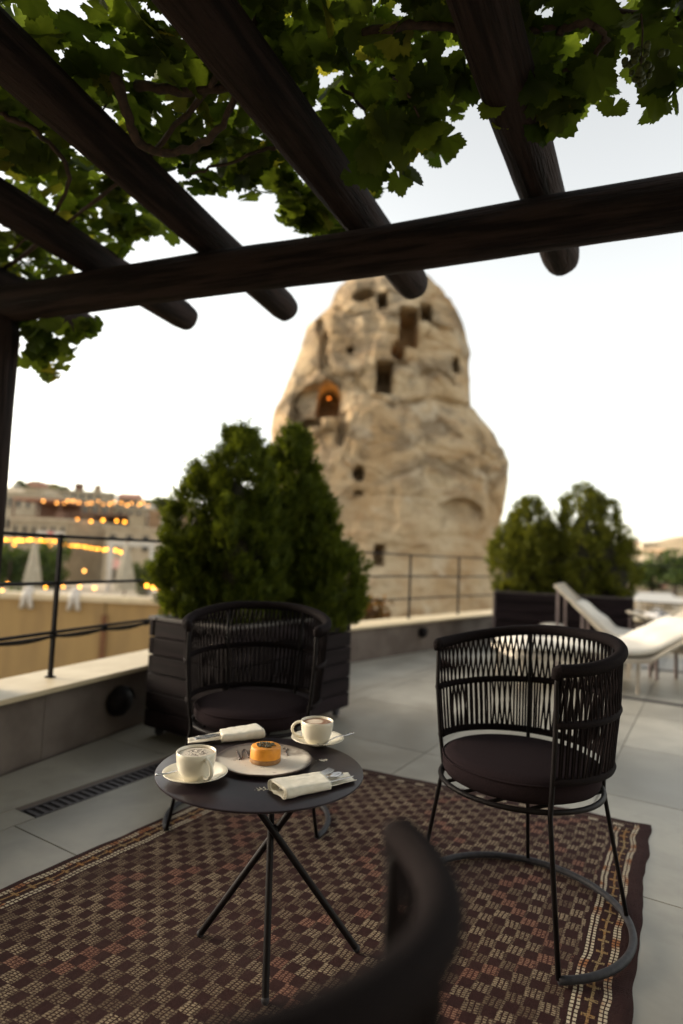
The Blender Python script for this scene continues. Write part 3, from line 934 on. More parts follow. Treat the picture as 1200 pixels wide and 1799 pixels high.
for i, (px, py, Y, rx, rz) in enumerate(((1108, 1004, 170, 5, 4), (1144, 1002, 165, 6, 4.6), (1182, 1006, 150, 5.5, 4), (1215, 1000, 150, 6, 5), (1106, 965, 262, 4, 6))):
    far_tree(px, py, Y, rx, rz, M['green'], ['dark round tree nearest the far conifers', 'largest dark tree in the distant row at right', 'dark tree right of the largest distant tree', 'dark tree at the right edge of the distance', 'small dark tree on the skyline right of the far conifers'][i], 700, 1.0)
far_tree(645, 1072, 12.5, .45, .35, leaf_mat('autumn', (0.06, 0.05, 0.02), (0.2, 0.09, 0.03)), 'low reddish green plant below the railing, right of the big shrub', 500, .07, 'bush')

# car park and roofs far at the right
def car(px, py, Y, rz, color, label):
    c = py_(px, py, Y); t = empty('parked_car', (c.x, Y, land(c.x, Y)), rz); tag(t, label, 'car', 'cars parked in the distant square')
    m = speckle('paint_' + label[:12], color, tuple(k * .9 for k in color), 3, .35)
    prof = [(-2.1, .35), (-2.15, .75), (-1.9, .95), (-1.3, 1.0), (1.0, 1.0), (1.9, .85), (2.15, .7), (2.1, .35)]
    def ext(pr, w):
        vs = [(x, -w, z) for x, z in pr] + [(x, w, z) for x, z in pr]; n = len(pr)
        return MB().add(vs, [tuple(range(n)), tuple(reversed(range(n, 2 * n)))] + [(i, n + i, n + (i + 1) % n, (i + 1) % n) for i in range(n)])
    ext(prof, .85).build('body', m, t)
    ext([(-1.6, .98), (-1.1, 1.45), (.3, 1.47), (1.1, .98)], .74).build('cabin', M['pane'], t)
    ext([(-1.12, 1.44), (-1.0, 1.5), (.2, 1.52), (.32, 1.46)], .73).build('roof', m, t)
    wv = MB().lathe([(.32, -.1), (.32, .1), (0, .1)], n=14)
    for sx in (-1.3, 1.3):
        for sy in (-.82, .82): MB().add([(x + sx, z + sy, y + .32) for x, y, z in wv.v], wv.f).build('wheel', M['rubber'], t)
cols = [((.7, .7, .7), 'white'), ((.45, .10, .08), 'dark red'), ((.65, .65, .66), 'silver white'), ((.08, .09, .12), 'dark blue'), ((.7, .68, .64), 'cream'), ((.5, .2, .08), 'orange'), ((.3, .32, .34), 'grey')]
for i, (px, py, Y) in enumerate(((1098, 1052, 118), (1094, 1034, 150), (1150, 1060, 108), (1178, 1074, 96), (1172, 1040, 140), (1156, 1024, 170), (1120, 1068, 100))):
    car(px, py, Y, .3 + .9 * (i % 3), cols[i][0], cols[i][1] + ' car parked in the distant square beyond the loungers')
for i, (px, Y, w) in enumerate(((1124, 128, 16), (1186, 112, 14))):
    c = py_(px, 1050, Y); t = empty('market_awning', (c.x, Y, land(c.x, Y))); tag(t, ['long white awning in the distant square beyond the loungers', 'white awning in the distant square at the right edge'][i], 'awning')
    MB().add([(-w / 2, 0, 2.6), (w / 2, 0, 2.6), (w / 2, 5, 2.6), (-w / 2, 5, 2.6), (-w / 2, 2.5, 3.6), (w / 2, 2.5, 3.6)], [(0, 1, 5, 4), (2, 3, 4, 5), (0, 4, 3), (1, 2, 5), (3, 2, 1, 0)]).build('canopy', M['white'], t)
    for k in range(5):
        for yy in (.2, 4.8): MB().tube([(-w / 2 + .3 + (w - .6) * k / 4, yy, 0), (-w / 2 + .3 + (w - .6) * k / 4, yy, 2.6)], .08, 6).build('pole', M['white'], t)

# ------------------------------------------------------------------ pergola of round logs
pergola = empty('pergola', (0, 0, 0)); tag(pergola, 'dark round log pergola over the table', 'pergola')
def log(name, a, b, r, seed, taper=0.0, rag=0.02, r2=None):
    a, b = Vector(a), Vector(b); d = b - a; L = d.length
    n, k = 20, max(10, int(L / .06))
    vs, fs = [], []
    for i in range(k + 1):
        z = L * i / k
        rr = r * (1 - taper * i / k)
        e = min(i, k - i)
        if e == 0: rr *= .90
        for j in range(n):
            an = 2 * PI * j / n
            q = rr * (1 + rag * mnoise.noise(Vector((math.cos(an) * 1.5 + seed * 9, math.sin(an) * 1.5, z * 1.8))) * 2.2 + rag * .5 * mnoise.noise(Vector((math.cos(an) * 5 + seed, math.sin(an) * 5, z * 7))))
            bx = .012 * mnoise.noise(Vector((seed, 0, z * .8))); by = .012 * mnoise.noise(Vector((seed, 9, z * .8)))
            vs.append((q * math.cos(an) + bx, q * math.sin(an) + by, z))
    for i in range(k):
        for j in range(n):
            fs.append((i * n + j, i * n + (j + 1) % n, (i + 1) * n + (j + 1) % n, (i + 1) * n + j))
    mb = MB().add(vs, fs)
    mb.add([vs[j] for j in range(n)], [tuple(reversed(range(n)))], 1)
    mb.add([vs[k * n + j] for j in range(n)], [tuple(range(n))], 1)
    o = link(name, mb.mesh(name, 50, mats=[M['log'], M['logend']]), None, pergola)
    o.matrix_basis = Matrix.Translation(a) @ d.to_track_quat('Z', 'Y').to_matrix().to_4x4()
    return o
BZ, RZ = 2.10, 2.255
ba, bb_ = pz(30, 532, BZ), pz(1150, 366, BZ)
bd = (bb_ - ba).normalized()
log('beam', ba - bd * .22, bb_ + bd * 1.6, .084, 1, .0, .02)
def rafter(end, up, seed, r=.074):
    e, u = pz(end[0], end[1], RZ), pz(up[0], up[1], RZ)
    d = (u - e).normalized()
    log('rafter', e, e + d * 5.2, r, seed, -.06, .03)
rafter((988, 458), (848, 0), 11, .072)
rafter((727, 502), (345, 0), 12, .074)
rafter((503, 543), (0, 85), 13, .072)
rafter((330, 560), (0, 352), 14, .074)
rafter((160, 577), (-90, 452), 15, .072)
pp = py_(0, 575, ba.y + .02)
log('post', (pp.x - .005, pp.y + .02, WALL_H - .0), (pp.x, pp.y, BZ - .075), .085, 21, .05, .025)

# ------------------------------------------------------------------ grape vine
def leaf_outline(k=0):
    pts = []
    lobes = [(0, 1.0, 40), (55, .90, 40), (-55, .90, 40), (108, .76, 42), (-108, .76, 42), (152, .58, 30), (-152, .58, 30)]
    dep = random.uniform(.30, .50)
    n = 51
    for i in range(n):
        a = -170 + 340 * i / (n - 1)
        r_ = max(lr * (1 - dep * min(1, abs(a - la) / lw) ** 1.7) for la, lr, lw in lobes)
        r_ *= 1 + (.06 if i % 2 else -.05) * random.uniform(.6, 1.3)
        pts.append((r_ * math.sin(R(a)), r_ * math.cos(R(a))))
    return pts
def leaf_mesh(seed):
    random.seed(seed)
    out = leaf_outline()
    cup = random.uniform(-.25, .35); tw = random.uniform(-.25, .25)
    def z(x, y): return cup * (x * x + .5 * y * y) * .6 + tw * x * y + .06 * math.sin(5 * x + 3 * y + seed)
    vs = [(0, 0, .0)] + [(x * .55, y * .55, z(x * .55, y * .55) + .03 * math.cos(7 * math.atan2(x, y))) for x, y in out[::2]] + [(x, y, z(x, y)) for x, y in out]
    m_ = len(out[::2]); fs = []
    for i in range(m_ - 1): fs.append((0, 1 + i + 1, 1 + i))
    for i in range(m_ - 1):
        o0 = 1 + m_ + 2 * i
        fs.append((1 + i, 1 + i + 1, o0 + 2, o0 + 1)); fs.append((1 + i, o0 + 1, o0))
    return vs, fs
def vine_leaf_mat():
    m = bpy.data.materials.new('vine_leaf'); m.use_nodes = True
    t = NT(m); b = m.node_tree.nodes['Principled BSDF']
    g_ = t.new('ShaderNodeNewGeometry')
    f = t.m('FRACT', t.m('ADD', g_.outputs['Random Per Island'], t.rnd()))
    c = t.mix(f, (0.020, 0.035, 0.008), (0.080, 0.108, 0.020))
    c = t.mix(t.m('MULTIPLY', t.ramp(f, .90, 1.0), .55), c, (0.20, 0.17, 0.035))
    n_ = t.noise(g_.outputs['Position'], 22, 3)
    c = t.mix(t.m('MULTIPLY', t.ramp(n_, .5, .75), .35), c, (0.035, 0.05, 0.015))
    t.l.new(c, b.inputs['Base Color']); b.inputs['Roughness'].default_value = .55; b.inputs['Specular IOR Level'].default_value = .15
    t.l.new(t.bump(n_, .25, .004), b.inputs['Normal'])
    tr = t.new('ShaderNodeBsdfTranslucent')
    t.l.new(t.mix(1.0, c, (2.3, 2.2, .8), 'MULTIPLY'), tr.inputs[0])
    mx = t.new('ShaderNodeMixShader'); mx.inputs[0].default_value = .5
    t.l.new(b.outputs[0], mx.inputs[1]); t.l.new(tr.outputs[0], mx.inputs[2])
    t.l.new(mx.outputs[0], m.node_tree.nodes['Material Output'].inputs[0])
    return m
M['vleaf'] = vine_leaf_mat()
LEAVES = [leaf_mesh(100 + i) for i in range(6)]
random.seed(21)
edge_px = [(-260, 640), (-60, 560), (60, 535), (120, 490), (190, 440), (235, 415), (262, 372), (285, 340), (330, 322), (400, 318), (470, 330), (500, 372), (530, 412), (590, 415), (625, 380),
           (672, 322), (650, 262), (690, 262), (745, 275), (800, 220), (815, 170), (850, 155), (880, 170), (950, 160), (1000, 182), (1060, 148), (1100, 105), (1150, 95), (1200, 112), (1300, 80), (1420, 40)]
edge_w = [pz(x, y, 2.40).xy for x, y in edge_px]
foot = edge_w + [Vector((3.6, -2.2)), Vector((-4.2, -2.2))]
def inside(p, poly):
    c = False; j = len(poly) - 1
    for i in range(len(poly)):
        a, b = poly[i], poly[j]
        if (a.y > p.y) != (b.y > p.y) and p.x < (b.x - a.x) * (p.y - a.y) / (b.y - a.y) + a.x: c = not c
        j = i
    return c
def edge_dist(p):
    best = 9
    for i in range(len(edge_w) - 1):
        a, b = edge_w[i], edge_w[i + 1]; ab = b - a
        k = max(0, min(1, (p - a).dot(ab) / max(1e-9, ab.length_squared)))
        best = min(best, (p - a - ab * k).length)
    return best
vine = empty('grape_vine', (ba.x, ba.y, WALL_H)); tag(vine, 'leafy green grape vine spread over the log pergola', 'vine')
VO = Vector(vine.location)
def leaf_matrix(p, s, tilt, az, spin):
    return Matrix.Translation(p) @ Matrix.Rotation(az, 4, 'Z') @ Matrix.Rotation(tilt, 4, 'X') @ Matrix.Rotation(spin, 4, 'Z') @ Matrix.Scale(s, 4)
cand = []
while len(cand) < 12500:
    p = Vector((random.uniform(-4.0, 3.4), random.uniform(-2.2, 4.6)))
    if p.y < .2 and random.random() < .7: continue
    if not inside(p, foot): continue
    e = edge_dist(p)
    if e < .05 and random.random() < .3: continue
    dens = .55 + .75 * mnoise.noise(Vector((p.x * 3.2, p.y * 3.2, 0))) - (.35 if p.x < -.55 else 0)
    if random.random() > dens + .5 + e * .8: continue
    z = 2.43 + random.gauss(0, .07) + .05 * mnoise.noise(Vector((p.x * 1.5, p.y * 1.5, 5)))
    if e < .25: z -= random.random() * .12 * (1 - e / .25)
    z = max(z, 2.345)
    s = random.uniform(.038, .074)
    cand.append((e, Matrix.Translation(-VO) @ leaf_matrix(Vector((p.x, p.y, z)), s, random.gauss(0, .55) + (PI if random.random() < .0 else 0) - .35, random.uniform(0, 2 * PI), random.uniform(0, 2 * PI)), Vector((p.x, p.y, z))))
# hanging sprays: (pixel, distance height, count, spread, drop)
def spray(px, py, z, n, sp, drop, smin=.05, smax=.09):
    c = pz(px, py, z)
    for i in range(n):
        p = c + Vector((random.gauss(0, sp), random.gauss(0, sp), random.uniform(-drop, drop)))
        M_ = Matrix.Translation(-VO) @ leaf_matrix(p, random.uniform(smin, smax), PI * .5 + random.gauss(0, .45), random.gauss(0, .5), PI + random.gauss(0, .5))
        cand.append((-1, M_, p))
spray(745, 205, 2.24, 14, .055, .05, .06, .085)
spray(660, 285, 2.2, 12, .05, .05, .05, .07)
spray(70, 590, 1.98, 22, .08, .07, .045, .075)
spray(88, 650, 1.86, 8, .03, .05, .04, .065)
spray(95, 600, 1.94, 14, .05, .06, .035, .06)
spray(45, 605, 1.95, 7, .05, .08, .035, .06)
spray(150, 572, 2.03, 5, .04, .02, .045, .06)
spray(548, 385, 2.38, 14, .07, .03, .05, .075)
spray(600, 395, 2.40, 8, .05, .03, .05, .07)
spray(230, 395, 2.36, 16, .07, .04, .045, .07)
spray(1010, 160, 2.24, 14, .07, .04, .05, .08)
spray(1180, 100, 2.24, 12, .07, .05, .05, .08)
spray(900, 150, 2.24, 8, .05, .04, .05, .08)
spray(40, 250, 2.36, 14, .07, .04, .05, .07)
spray(430, 305, 2.38, 10, .06, .03, .05, .07)
def seen_size(p):
    q = CAM_ROT.to_3x3().transposed() @ (p - CAM)
    if q.z > -.3: return 0
    x, y = q.x / -q.z * F_PX, q.y / -q.z * F_PX
    if abs(x) > 640 or abs(y) > 930: return 0
    return 1 / -q.z
order = sorted(range(len(cand)), key=lambda i: -(seen_size(cand[i][2]) * (1.0 if cand[i][0] < 0 else .8 if cand[i][0] < .12 else .35)))
leaf_me = []
for i, (v_, f_) in enumerate(LEAVES):
    me = MB().add(v_, f_).mesh('leaf', True); me.materials.append(M['vleaf']); leaf_me.append(me)
for i in order[:300]:
    o = link('leaf', random.choice(leaf_me), None, vine); o.matrix_basis = cand[i][1]
V_, F_ = [], []
LA = [(np.array([(*v, 1) for v in v_]), f_) for v_, f_ in LEAVES]
cnt = 0
for i in order[300:]:
    va, f_ = random.choice(LA)
    q = va @ np.array(cand[i][1]).T
    F_ += [tuple(k + cnt for k in ff) for ff in f_]
    V_.append(q[:, :3]); cnt += len(va)
me = bpy.data.meshes.new('foliage'); me.from_pydata(np.concatenate(V_).tolist(), [], F_)
me.polygons.foreach_set('use_smooth', [True] * len(me.polygons))
fo = link('foliage', me, M['vleaf'], vine); fo['kind'] = 'stuff'
# woody stems
def stem(pts, r, name='stem'):
    P_ = [Vector(p) - VO for p in pts]
    out, rs = [], []
    for i in range(len(P_) - 1):
        for k in range(6):
            t_ = k / 6
            p0, p1, p2, p3 = P_[max(i - 1, 0)], P_[i], P_[i + 1], P_[min(i + 2, len(P_) - 1)]
            q = .5 * ((2 * p1) + (p2 - p0) * t_ + (2 * p0 - 5 * p1 + 4 * p2 - p3) * t_ ** 2 + (3 * p1 - p0 - 3 * p2 + p3) * t_ ** 3)
            out.append(q + Vector((random.gauss(0, .003), random.gauss(0, .003), random.gauss(0, .003))))
    out.append(P_[-1])
    n = len(out)
    rs = [r * (1 - .55 * i / n) * random.uniform(.88, 1.15) for i in range(n)]
    MB().tube(out, rs, 8).build(name, M['vine'], vine, smooth=True)
S = lambda px, py, z: pz(px, py, z)
stem([S(205, 130, 2.3), S(225, 210, 2.24), S(262, 262, 2.2), S(330, 262, 2.2), S(385, 228, 2.22), S(415, 160, 2.28)], .017)
stem([S(240, 150, 2.36), S(330, 160, 2.33), S(410, 155, 2.33), S(520, 180, 2.36)], .015)
stem([S(690, 135, 2.30), S(720, 170, 2.25), S(735, 210, 2.22), S(742, 240, 2.2)], .004)
stem([S(980, 55, 2.3), S(1030, 40, 2.28), S(1065, 70, 2.27), S(1030, 110, 2.27), S(990, 125, 2.28)], .009)
stem([S(640, 60, 2.36), S(760, 45, 2.34), S(900, 60, 2.36), S(1080, 20, 2.38), S(1250, 40, 2.4)], .012)
stem([S(480, 20, 2.4), S(430, 60, 2.36), S(330, 200, 2.32), S(200, 330, 2.3), S(60, 430, 2.3)], .012)
stem([S(0, 200, 2.35), S(60, 230, 2.3), S(120, 300, 2.3), S(90, 380, 2.3), S(20, 440, 2.32)], .010)
stem([S(500, 250, 2.34), S(450, 270, 2.3), S(360, 300, 2.28), S(330, 305, 2.28)], .007)
for (px, py) in ((1010, 20), (150, 60), (600, 150)):
    stem([S(px, py, 2.42), S(px + 50, py + 70, 2.38), S(px + 20, py + 150, 2.33)], .006)
a_ = Vector((pp.x + .02, pp.y - .1, WALL_H))
stem([a_, a_ + Vector((-.02, .0, .5)), a_ + Vector((-.09, .0, 1.0)), a_ + Vector((-.11, -.02, 1.5)), S(-20, 500, 2.28), S(80, 420, 2.34)], .02)
# bunch of grapes
c = pz(1126, 82, 2.2)
t = empty('grape_bunch', c); tag(t, 'small bunch of green grapes hanging at the upper right', 'grapes')
mb = MB()
for i in range(34):
    h_ = random.random()
    mb.sphere((random.gauss(0, .022 * (1 - h_ * .6)), random.gauss(0, .022 * (1 - h_ * .6)), -.09 * h_), random.uniform(.0065, .009), 8, 6)
bo = mb.build('berries', speckle('grape_skin', (0.03, 0.04, 0.012), (0.05, 0.06, 0.02), 40, .45, spec=.2), t, smooth=True); bo['kind'] = 'stuff'
MB().tube([(0, 0, .08), (.004, 0, .04), (0, 0, -.05)], .002, 6).build('stalk', M['vine'], t)

# ------------------------------------------------------------------ planters with conifers
def planter(corner, ang, a, b, h, label, nplank=6):
    """corner = near corner on the floor; a along DA-like direction, b along the left face"""
    t = empty('planter', (corner.x, corner.y, 0), ang); tag(t, label, 'planter')
    z0 = .055; ph = (h - z0) / nplank
    th_ = .028
    for i in range(nplank):
        zc = z0 + ph * (i + .5); bow = random.uniform(-.004, .004)
        MB().box((a / 2, th_ / 2 + bow, zc), (a, th_, ph - .007)).build('plank', M['plank'], t, bevel=.002)
        MB().box((a / 2, b - th_ / 2 + bow, zc), (a, th_, ph - .007)).build('plank', M['plank'], t, bevel=.002)
        for xx in (th_ / 2, a - th_ / 2):
            o = MB().box((0, 0, 0), (b - 2 * th_ - .012, th_, ph - .007)).build('plank', M['plank'], t, bevel=.002)
            o.location = (xx + (bow if xx < .1 else -bow), b / 2, zc); o.rotation_euler = (0, 0, PI / 2)
    for sx in (th_ + .02, a - th_ - .02):
        for sy in (th_ + .02, b - th_ - .02):
            MB().box((sx, sy, (h + z0) / 2 - .01), (.038, .038, h - z0 - .03)).build('corner_batten', M['plank'], t)
            cw = MB().lathe([(.0, -.012), (.024, -.012), (.026, 0), (.024, .012), (0, .012)], n=14)
            MB().add([(x + sx + .02 * (1 if sx < .2 else -1), z + sy, y + .027) for x, y, z in cw.v], cw.f).build('castor', M['rubber'], t)
    MB().box((a / 2, b / 2, h - .055), (a - .1, b - .1, .03)).build('soil', M['soil'], t)
    MB().box((a / 2, b / 2, z0 + .012), (a - .06, b - .06, .02)).build('bottom', M['plank'], t)
    rim = MB(); rw = .055
    rim.box((a / 2, rw / 2 - .004, h + .006), (a + .016, rw, .016)); rim.box((a / 2, b - rw / 2 + .004, h + .006), (a + .016, rw, .016))
    rim.box((rw / 2 - .004, b / 2, h + .006), (rw, b - 2 * rw + .007, .016)); rim.box((a - rw / 2 + .004, b / 2, h + .006), (rw, b - 2 * rw + .007, .016))
    rim.build('rim', M['rim'], t)
    return t
M['rim'] = speckle('planter_rim', (0.030, 0.024, 0.022), (0.05, 0.04, 0.036), 8, .5)

def conifer_mat():
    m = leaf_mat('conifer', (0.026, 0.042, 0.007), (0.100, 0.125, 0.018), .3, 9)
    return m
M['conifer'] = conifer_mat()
def conifer2_mat(): return leaf_mat('conifer_yellowish', (0.036, 0.048, 0.008), (0.13, 0.135, 0.020), .3, 7)  # yellower, lighter leaf colour than the near conifers
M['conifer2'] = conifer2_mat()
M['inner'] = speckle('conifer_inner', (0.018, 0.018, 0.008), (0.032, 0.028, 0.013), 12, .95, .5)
def conifer(base, tops, label, mat, n=5200, name='conifer'):
    """tops = list of (offset x, offset y, height, radius) lobes, each a flame-shaped column"""
    t = empty(name, base); tag(t, label, 'shrub')
    tr = MB()
    for ox, oy, h, r_ in tops:
        tr.tube([(ox * .3, oy * .3, -.02), (ox * .8, oy * .8, h * .4), (ox, oy, h * .85)], [.022, .016, .006], 8)
    tr.build('trunk', M['bark'], t)
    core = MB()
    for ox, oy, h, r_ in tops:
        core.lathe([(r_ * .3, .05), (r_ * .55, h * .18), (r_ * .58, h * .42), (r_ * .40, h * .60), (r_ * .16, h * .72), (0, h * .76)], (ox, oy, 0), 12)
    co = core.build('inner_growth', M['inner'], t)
    V, Fc = [], []; c_ = 0
    wsum = sum(h * r_ for _, _, h, r_ in tops)
    for ox, oy, h, r_ in tops:
        ncl = max(40, int(n * h * r_ / wsum / 20)); cl = []
        for i in range(ncl):
            u = random.random() ** .9
            prof = min(1, .6 + u / .3 * .4) * (1 - max(0, (u - .5) / .5) ** 2.0) ** .6
            az = random.uniform(0, 2 * PI)
            rr = r_ * prof * random.uniform(.70, .96) * (1 + .22 * mnoise.noise(Vector((math.cos(az) * 1.8 + ox * 5, math.sin(az) * 1.8, u * h * 4))))
            cl.append((Vector((ox + rr * math.cos(az), oy + rr * math.sin(az), u * h * .97)), az, r_ * random.uniform(.13, .24)))
        for i in range(int(n * h * r_ / wsum)):
            c0, az0, cr_ = cl[i % ncl]
            dv = Vector((random.gauss(0, 1), random.gauss(0, 1), random.gauss(0, 1))).normalized() * cr_ * random.random() ** .4
            p = c0 + Vector((dv.x, dv.y, dv.z * 1.5))
            az = math.atan2(p.y - oy, p.x - ox) if (p.xy - Vector((ox, oy))).length > .02 else az0
            outw = Vector((math.cos(az), math.sin(az), 0))
            d = (outw * random.uniform(.35, .9) + Vector((0, 0, random.uniform(.5, 1.1))) + Vector((random.gauss(0, .3), random.gauss(0, .3), random.gauss(0, .2)))).normalized()
            side = d.cross(outw + Vector((random.gauss(0, .6), random.gauss(0, .6), random.gauss(0, .6)))).normalized()
            L_ = random.uniform(.055, .10)
            w = L_ * .085
            nb_ = 3
            # a spray: a spine with pairs of short side blades
            vv = [p - side * w * .6, p + side * w * .6, p + d * L_]; ff = [(0, 1, 2)]
            for k in range(nb_):
                q = p + d * L_ * (.15 + .25 * k); ln_ = L_ * (.55 - .12 * k)
                for s in (-1, 1):
                    e_ = (d * .75 + side * s * .75).normalized()
                    b0 = len(vv)
                    vv += [q - d * w * .9, q + d * w * .9, q + e_ * ln_]; ff.append((b0, b0 + 1, b0 + 2))
            V += [tuple(x) for x in vv]; Fc += [tuple(c_ + k for k in f_) for f_ in ff]; c_ += len(vv)
    me = bpy.data.meshes.new('crown'); me.from_pydata(V, [], Fc)
    cr = link('crown', me, mat, t); cr['kind'] = 'stuff'
    return t

# big planter behind the rear chair
PL = pz(252, 1275, .055).xy; PR = pz(612, 1241, .055).xy
dA2 = Vector((math.sin(R(33)), math.cos(R(33)))); dB2 = Vector((math.cos(R(33)), -math.sin(R(33))))
bwid = (PR - PL).dot(dB2); alen = (PR - PL).dot(dA2)
near = PL + dB2 * bwid
H1 = .62
planter(near, math.atan2(dA2.y, dA2.x), alen, bwid, H1, 'large dark plank planter on castors behind the rear chair', 6)
def in_pl(fa, fb): return near + dA2 * (alen * fa) - dB2 * (bwid * fb)
q = in_pl(.27, .5); top = py_(424, 752, q.y).z - H1
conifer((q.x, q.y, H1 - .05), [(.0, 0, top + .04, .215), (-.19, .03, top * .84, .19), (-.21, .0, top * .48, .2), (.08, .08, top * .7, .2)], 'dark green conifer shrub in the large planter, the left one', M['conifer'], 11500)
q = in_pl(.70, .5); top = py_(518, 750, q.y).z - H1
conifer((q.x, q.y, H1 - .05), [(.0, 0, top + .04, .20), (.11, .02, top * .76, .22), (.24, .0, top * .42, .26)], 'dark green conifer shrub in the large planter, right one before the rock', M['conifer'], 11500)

# second planter at the far corner of the terrace
Q0 = pz(868, 1139, .04).xy
ang2 = R(-12)
d1_ = Vector((math.cos(ang2), math.sin(ang2))); d2_ = Vector((-math.sin(ang2), math.cos(ang2)))
Wp = (1088 - 868) / F_PX * Q0.y * 1.02
H2 = py_(868, 1040, Q0.y).z
t = planter(Q0, ang2, Wp, .55, H2, 'dark plank planter at the far corner behind the loungers', 6)
for fx, px, pyt, lab, lobes in ((.26, 915, 876, 'left yellowish conifer shrub in the far corner planter', ((0, 0, 1, .29), (-.16, .05, .74, .27), (.18, 0, .74, .28))),
                                (.72, 1003, 853, 'right taller conifer shrub in the far corner planter', ((-.10, 0, 1, .29), (.16, .05, .9, .29), (.27, 0, .55, .27), (-.22, 0, .6, .22)))):
    q = Q0 + d1_ * (Wp * fx) + d2_ * .28
    top = py_(px, pyt, q.y).z - H2
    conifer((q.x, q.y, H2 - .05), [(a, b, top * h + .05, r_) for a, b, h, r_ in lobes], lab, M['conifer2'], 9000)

# ------------------------------------------------------------------ sun loungers
def lounger(base, rz, label, L=1.95, W=.66, seat=.30, back_len=.86, back_ang=38, group='white sun loungers'):
    t = empty('sun_lounger', base, rz); tag(t, label, 'sun lounger', group)
    bx, bz = math.cos(R(back_ang)), math.sin(R(back_ang))
    # +x runs from hinge to foot end, the back rises towards -x
    seat_len = L - back_len
    fr = MB()
    for s in (-1, 1):
        fr.box((seat_len / 2, s * W / 2, seat - .01), (seat_len, .025, .035))
    fr.box((seat_len - .015, 0, seat - .01), (.03, W - .031, .035))
    fr.build('seat_frame', M['lframe'], t)
    bk = MB()
    for s in (-1, 1):
        bk.tube([(0, s * (W / 2 - .005), seat), (-back_len * bx, s * (W / 2 - .005), seat + back_len * bz)], .016, 8)
    bk.tube([(-back_len * bx, -W / 2, seat + back_len * bz), (-back_len * bx, W / 2, seat + back_len * bz)], .018, 8)
    bk.build('back_frame', M['canvas'], t)
    for x in (-back_len * bx + .02, -back_len * bx * .55, seat_len - .06, .1):
        for s in (-1, 1):
            zt = seat - .02 if x > 0 else seat + (-x / bx) * bz - .02
            MB().box((x, s * (W / 2 - .02), zt / 2), (.024, .024, zt)).build('leg', M['lleg'] if x < 0 else M['lframe'], t)
    def mat_strip(name, pts, th_, w, mat, puff, n=40):
        P_ = [Vector((x, 0, z)) for x, z in pts]; c_ = []
        for i in range(len(P_) - 1):
            p0, p1, p2, p3 = P_[max(i - 1, 0)], P_[i], P_[i + 1], P_[min(i + 2, len(P_) - 1)]
            for k in range(8):
                q = k / 8
                c_.append(.5 * ((2 * p1) + (p2 - p0) * q + (2 * p0 - 5 * p1 + 4 * p2 - p3) * q ** 2 + (3 * p1 - p0 - 3 * p2 + p3) * q ** 3))
        c_.append(P_[-1]); N_, m_ = len(c_), 10
        vs, fs = [], []
        for i in range(N_):
            d_ = (c_[min(i + 1, N_ - 1)] - c_[max(i - 1, 0)]).normalized(); nn = Vector((-d_.z, 0, d_.x))
            if nn.z < 0: nn = -nn
            e_ = (1 - abs(2 * i / (N_ - 1) - 1) ** 8)
            for j in range(2 * m_):
                a_ = 2 * PI * j / (2 * m_); yy = math.copysign(abs(math.cos(a_)) ** .35, math.cos(a_)); up_ = math.copysign(abs(math.sin(a_)) ** .7, math.sin(a_))
                o_ = th_ / 2 * up_ * (.3 + .7 * e_) + (puff * (1 - yy * yy) * e_ * (1 + .35 * math.sin(i * .8)) if up_ > 0 else 0)
                p_ = c_[i] + nn * o_
                vs.append((p_.x, yy * w / 2, p_.z))
        k2 = 2 * m_
        for i in range(N_ - 1):
            for j in range(k2): fs.append((i * k2 + j, i * k2 + (j + 1) % k2, (i + 1) * k2 + (j + 1) % k2, (i + 1) * k2 + j))
        fs.append(tuple(range(k2))); fs.append(tuple(reversed(range((N_ - 1) * k2, N_ * k2))))
        MB().add(vs, fs).build(name, mat, t, smooth=60)
    hx, hz = -back_len * bx, seat + back_len * bz
    mat_strip('sling', [(hx, hz), (hx * .55, seat + (hz - seat) * .50), (0, seat + .01), (seat_len * .35, seat + .008), (seat_len * .7, seat + .012), (seat_len, seat + .01)], .018, W - .03, M['canvas'], 0)
    mat_strip('pad', [(hx * .66, seat + (hz - seat) * .62 + .045), (hx * .33, seat + (hz - seat) * .27 + .055), (.03, seat + .055), (seat_len * .4, seat + .05), (seat_len * .75, seat + .052), (seat_len - .03, seat + .048)], .07, W - .05, M['pad'], .03)
    return t
M['lframe'] = speckle('lounger_frame', (0.36, 0.31, 0.25), (0.42, 0.37, 0.3), 8, .6)
M['lleg'] = speckle('lounger_leg', (0.11, 0.085, 0.085), (0.15, 0.115, 0.11), 8, .6)
a = py_(1086, 1108, 5.9)
lounger((a.x, 5.9, 0), R(-27), 'white padded sun lounger with its back raised to the left', back_ang=43, back_len=.74, seat=.29)
a = py_(1108, 1122, 5.2)
lounger((a.x, 5.2, 0), R(182), 'white padded sun lounger in front, its back raised to the right', back_ang=30, back_len=.85, seat=.27)
a = py_(1225, 1112, 5.9)
lounger((a.x, 5.9, 0), R(-10), 'white sun lounger at the right edge behind the front one', back_ang=26, back_len=.6, seat=.28)
# low side table with a white cover
a = pz(970, 1096, .34)
t = empty('side_table', (a.x, a.y, 0)); tag(t, 'small low table with white top beside the loungers', 'table')
MB().lathe([(.17, .325), (.175, .33), (.17, .34), (.06, .375), (.0, .385)], n=24).build('table_top', M['pad'], t, smooth=40)
MB().tube([(0, 0, .01), (0, 0, .33)], .02, 8).build('stem', M['lleg'], t)
MB().lathe([(.13, 0), (.13, .012), (.02, .02)], n=20).build('foot', M['lleg'], t)

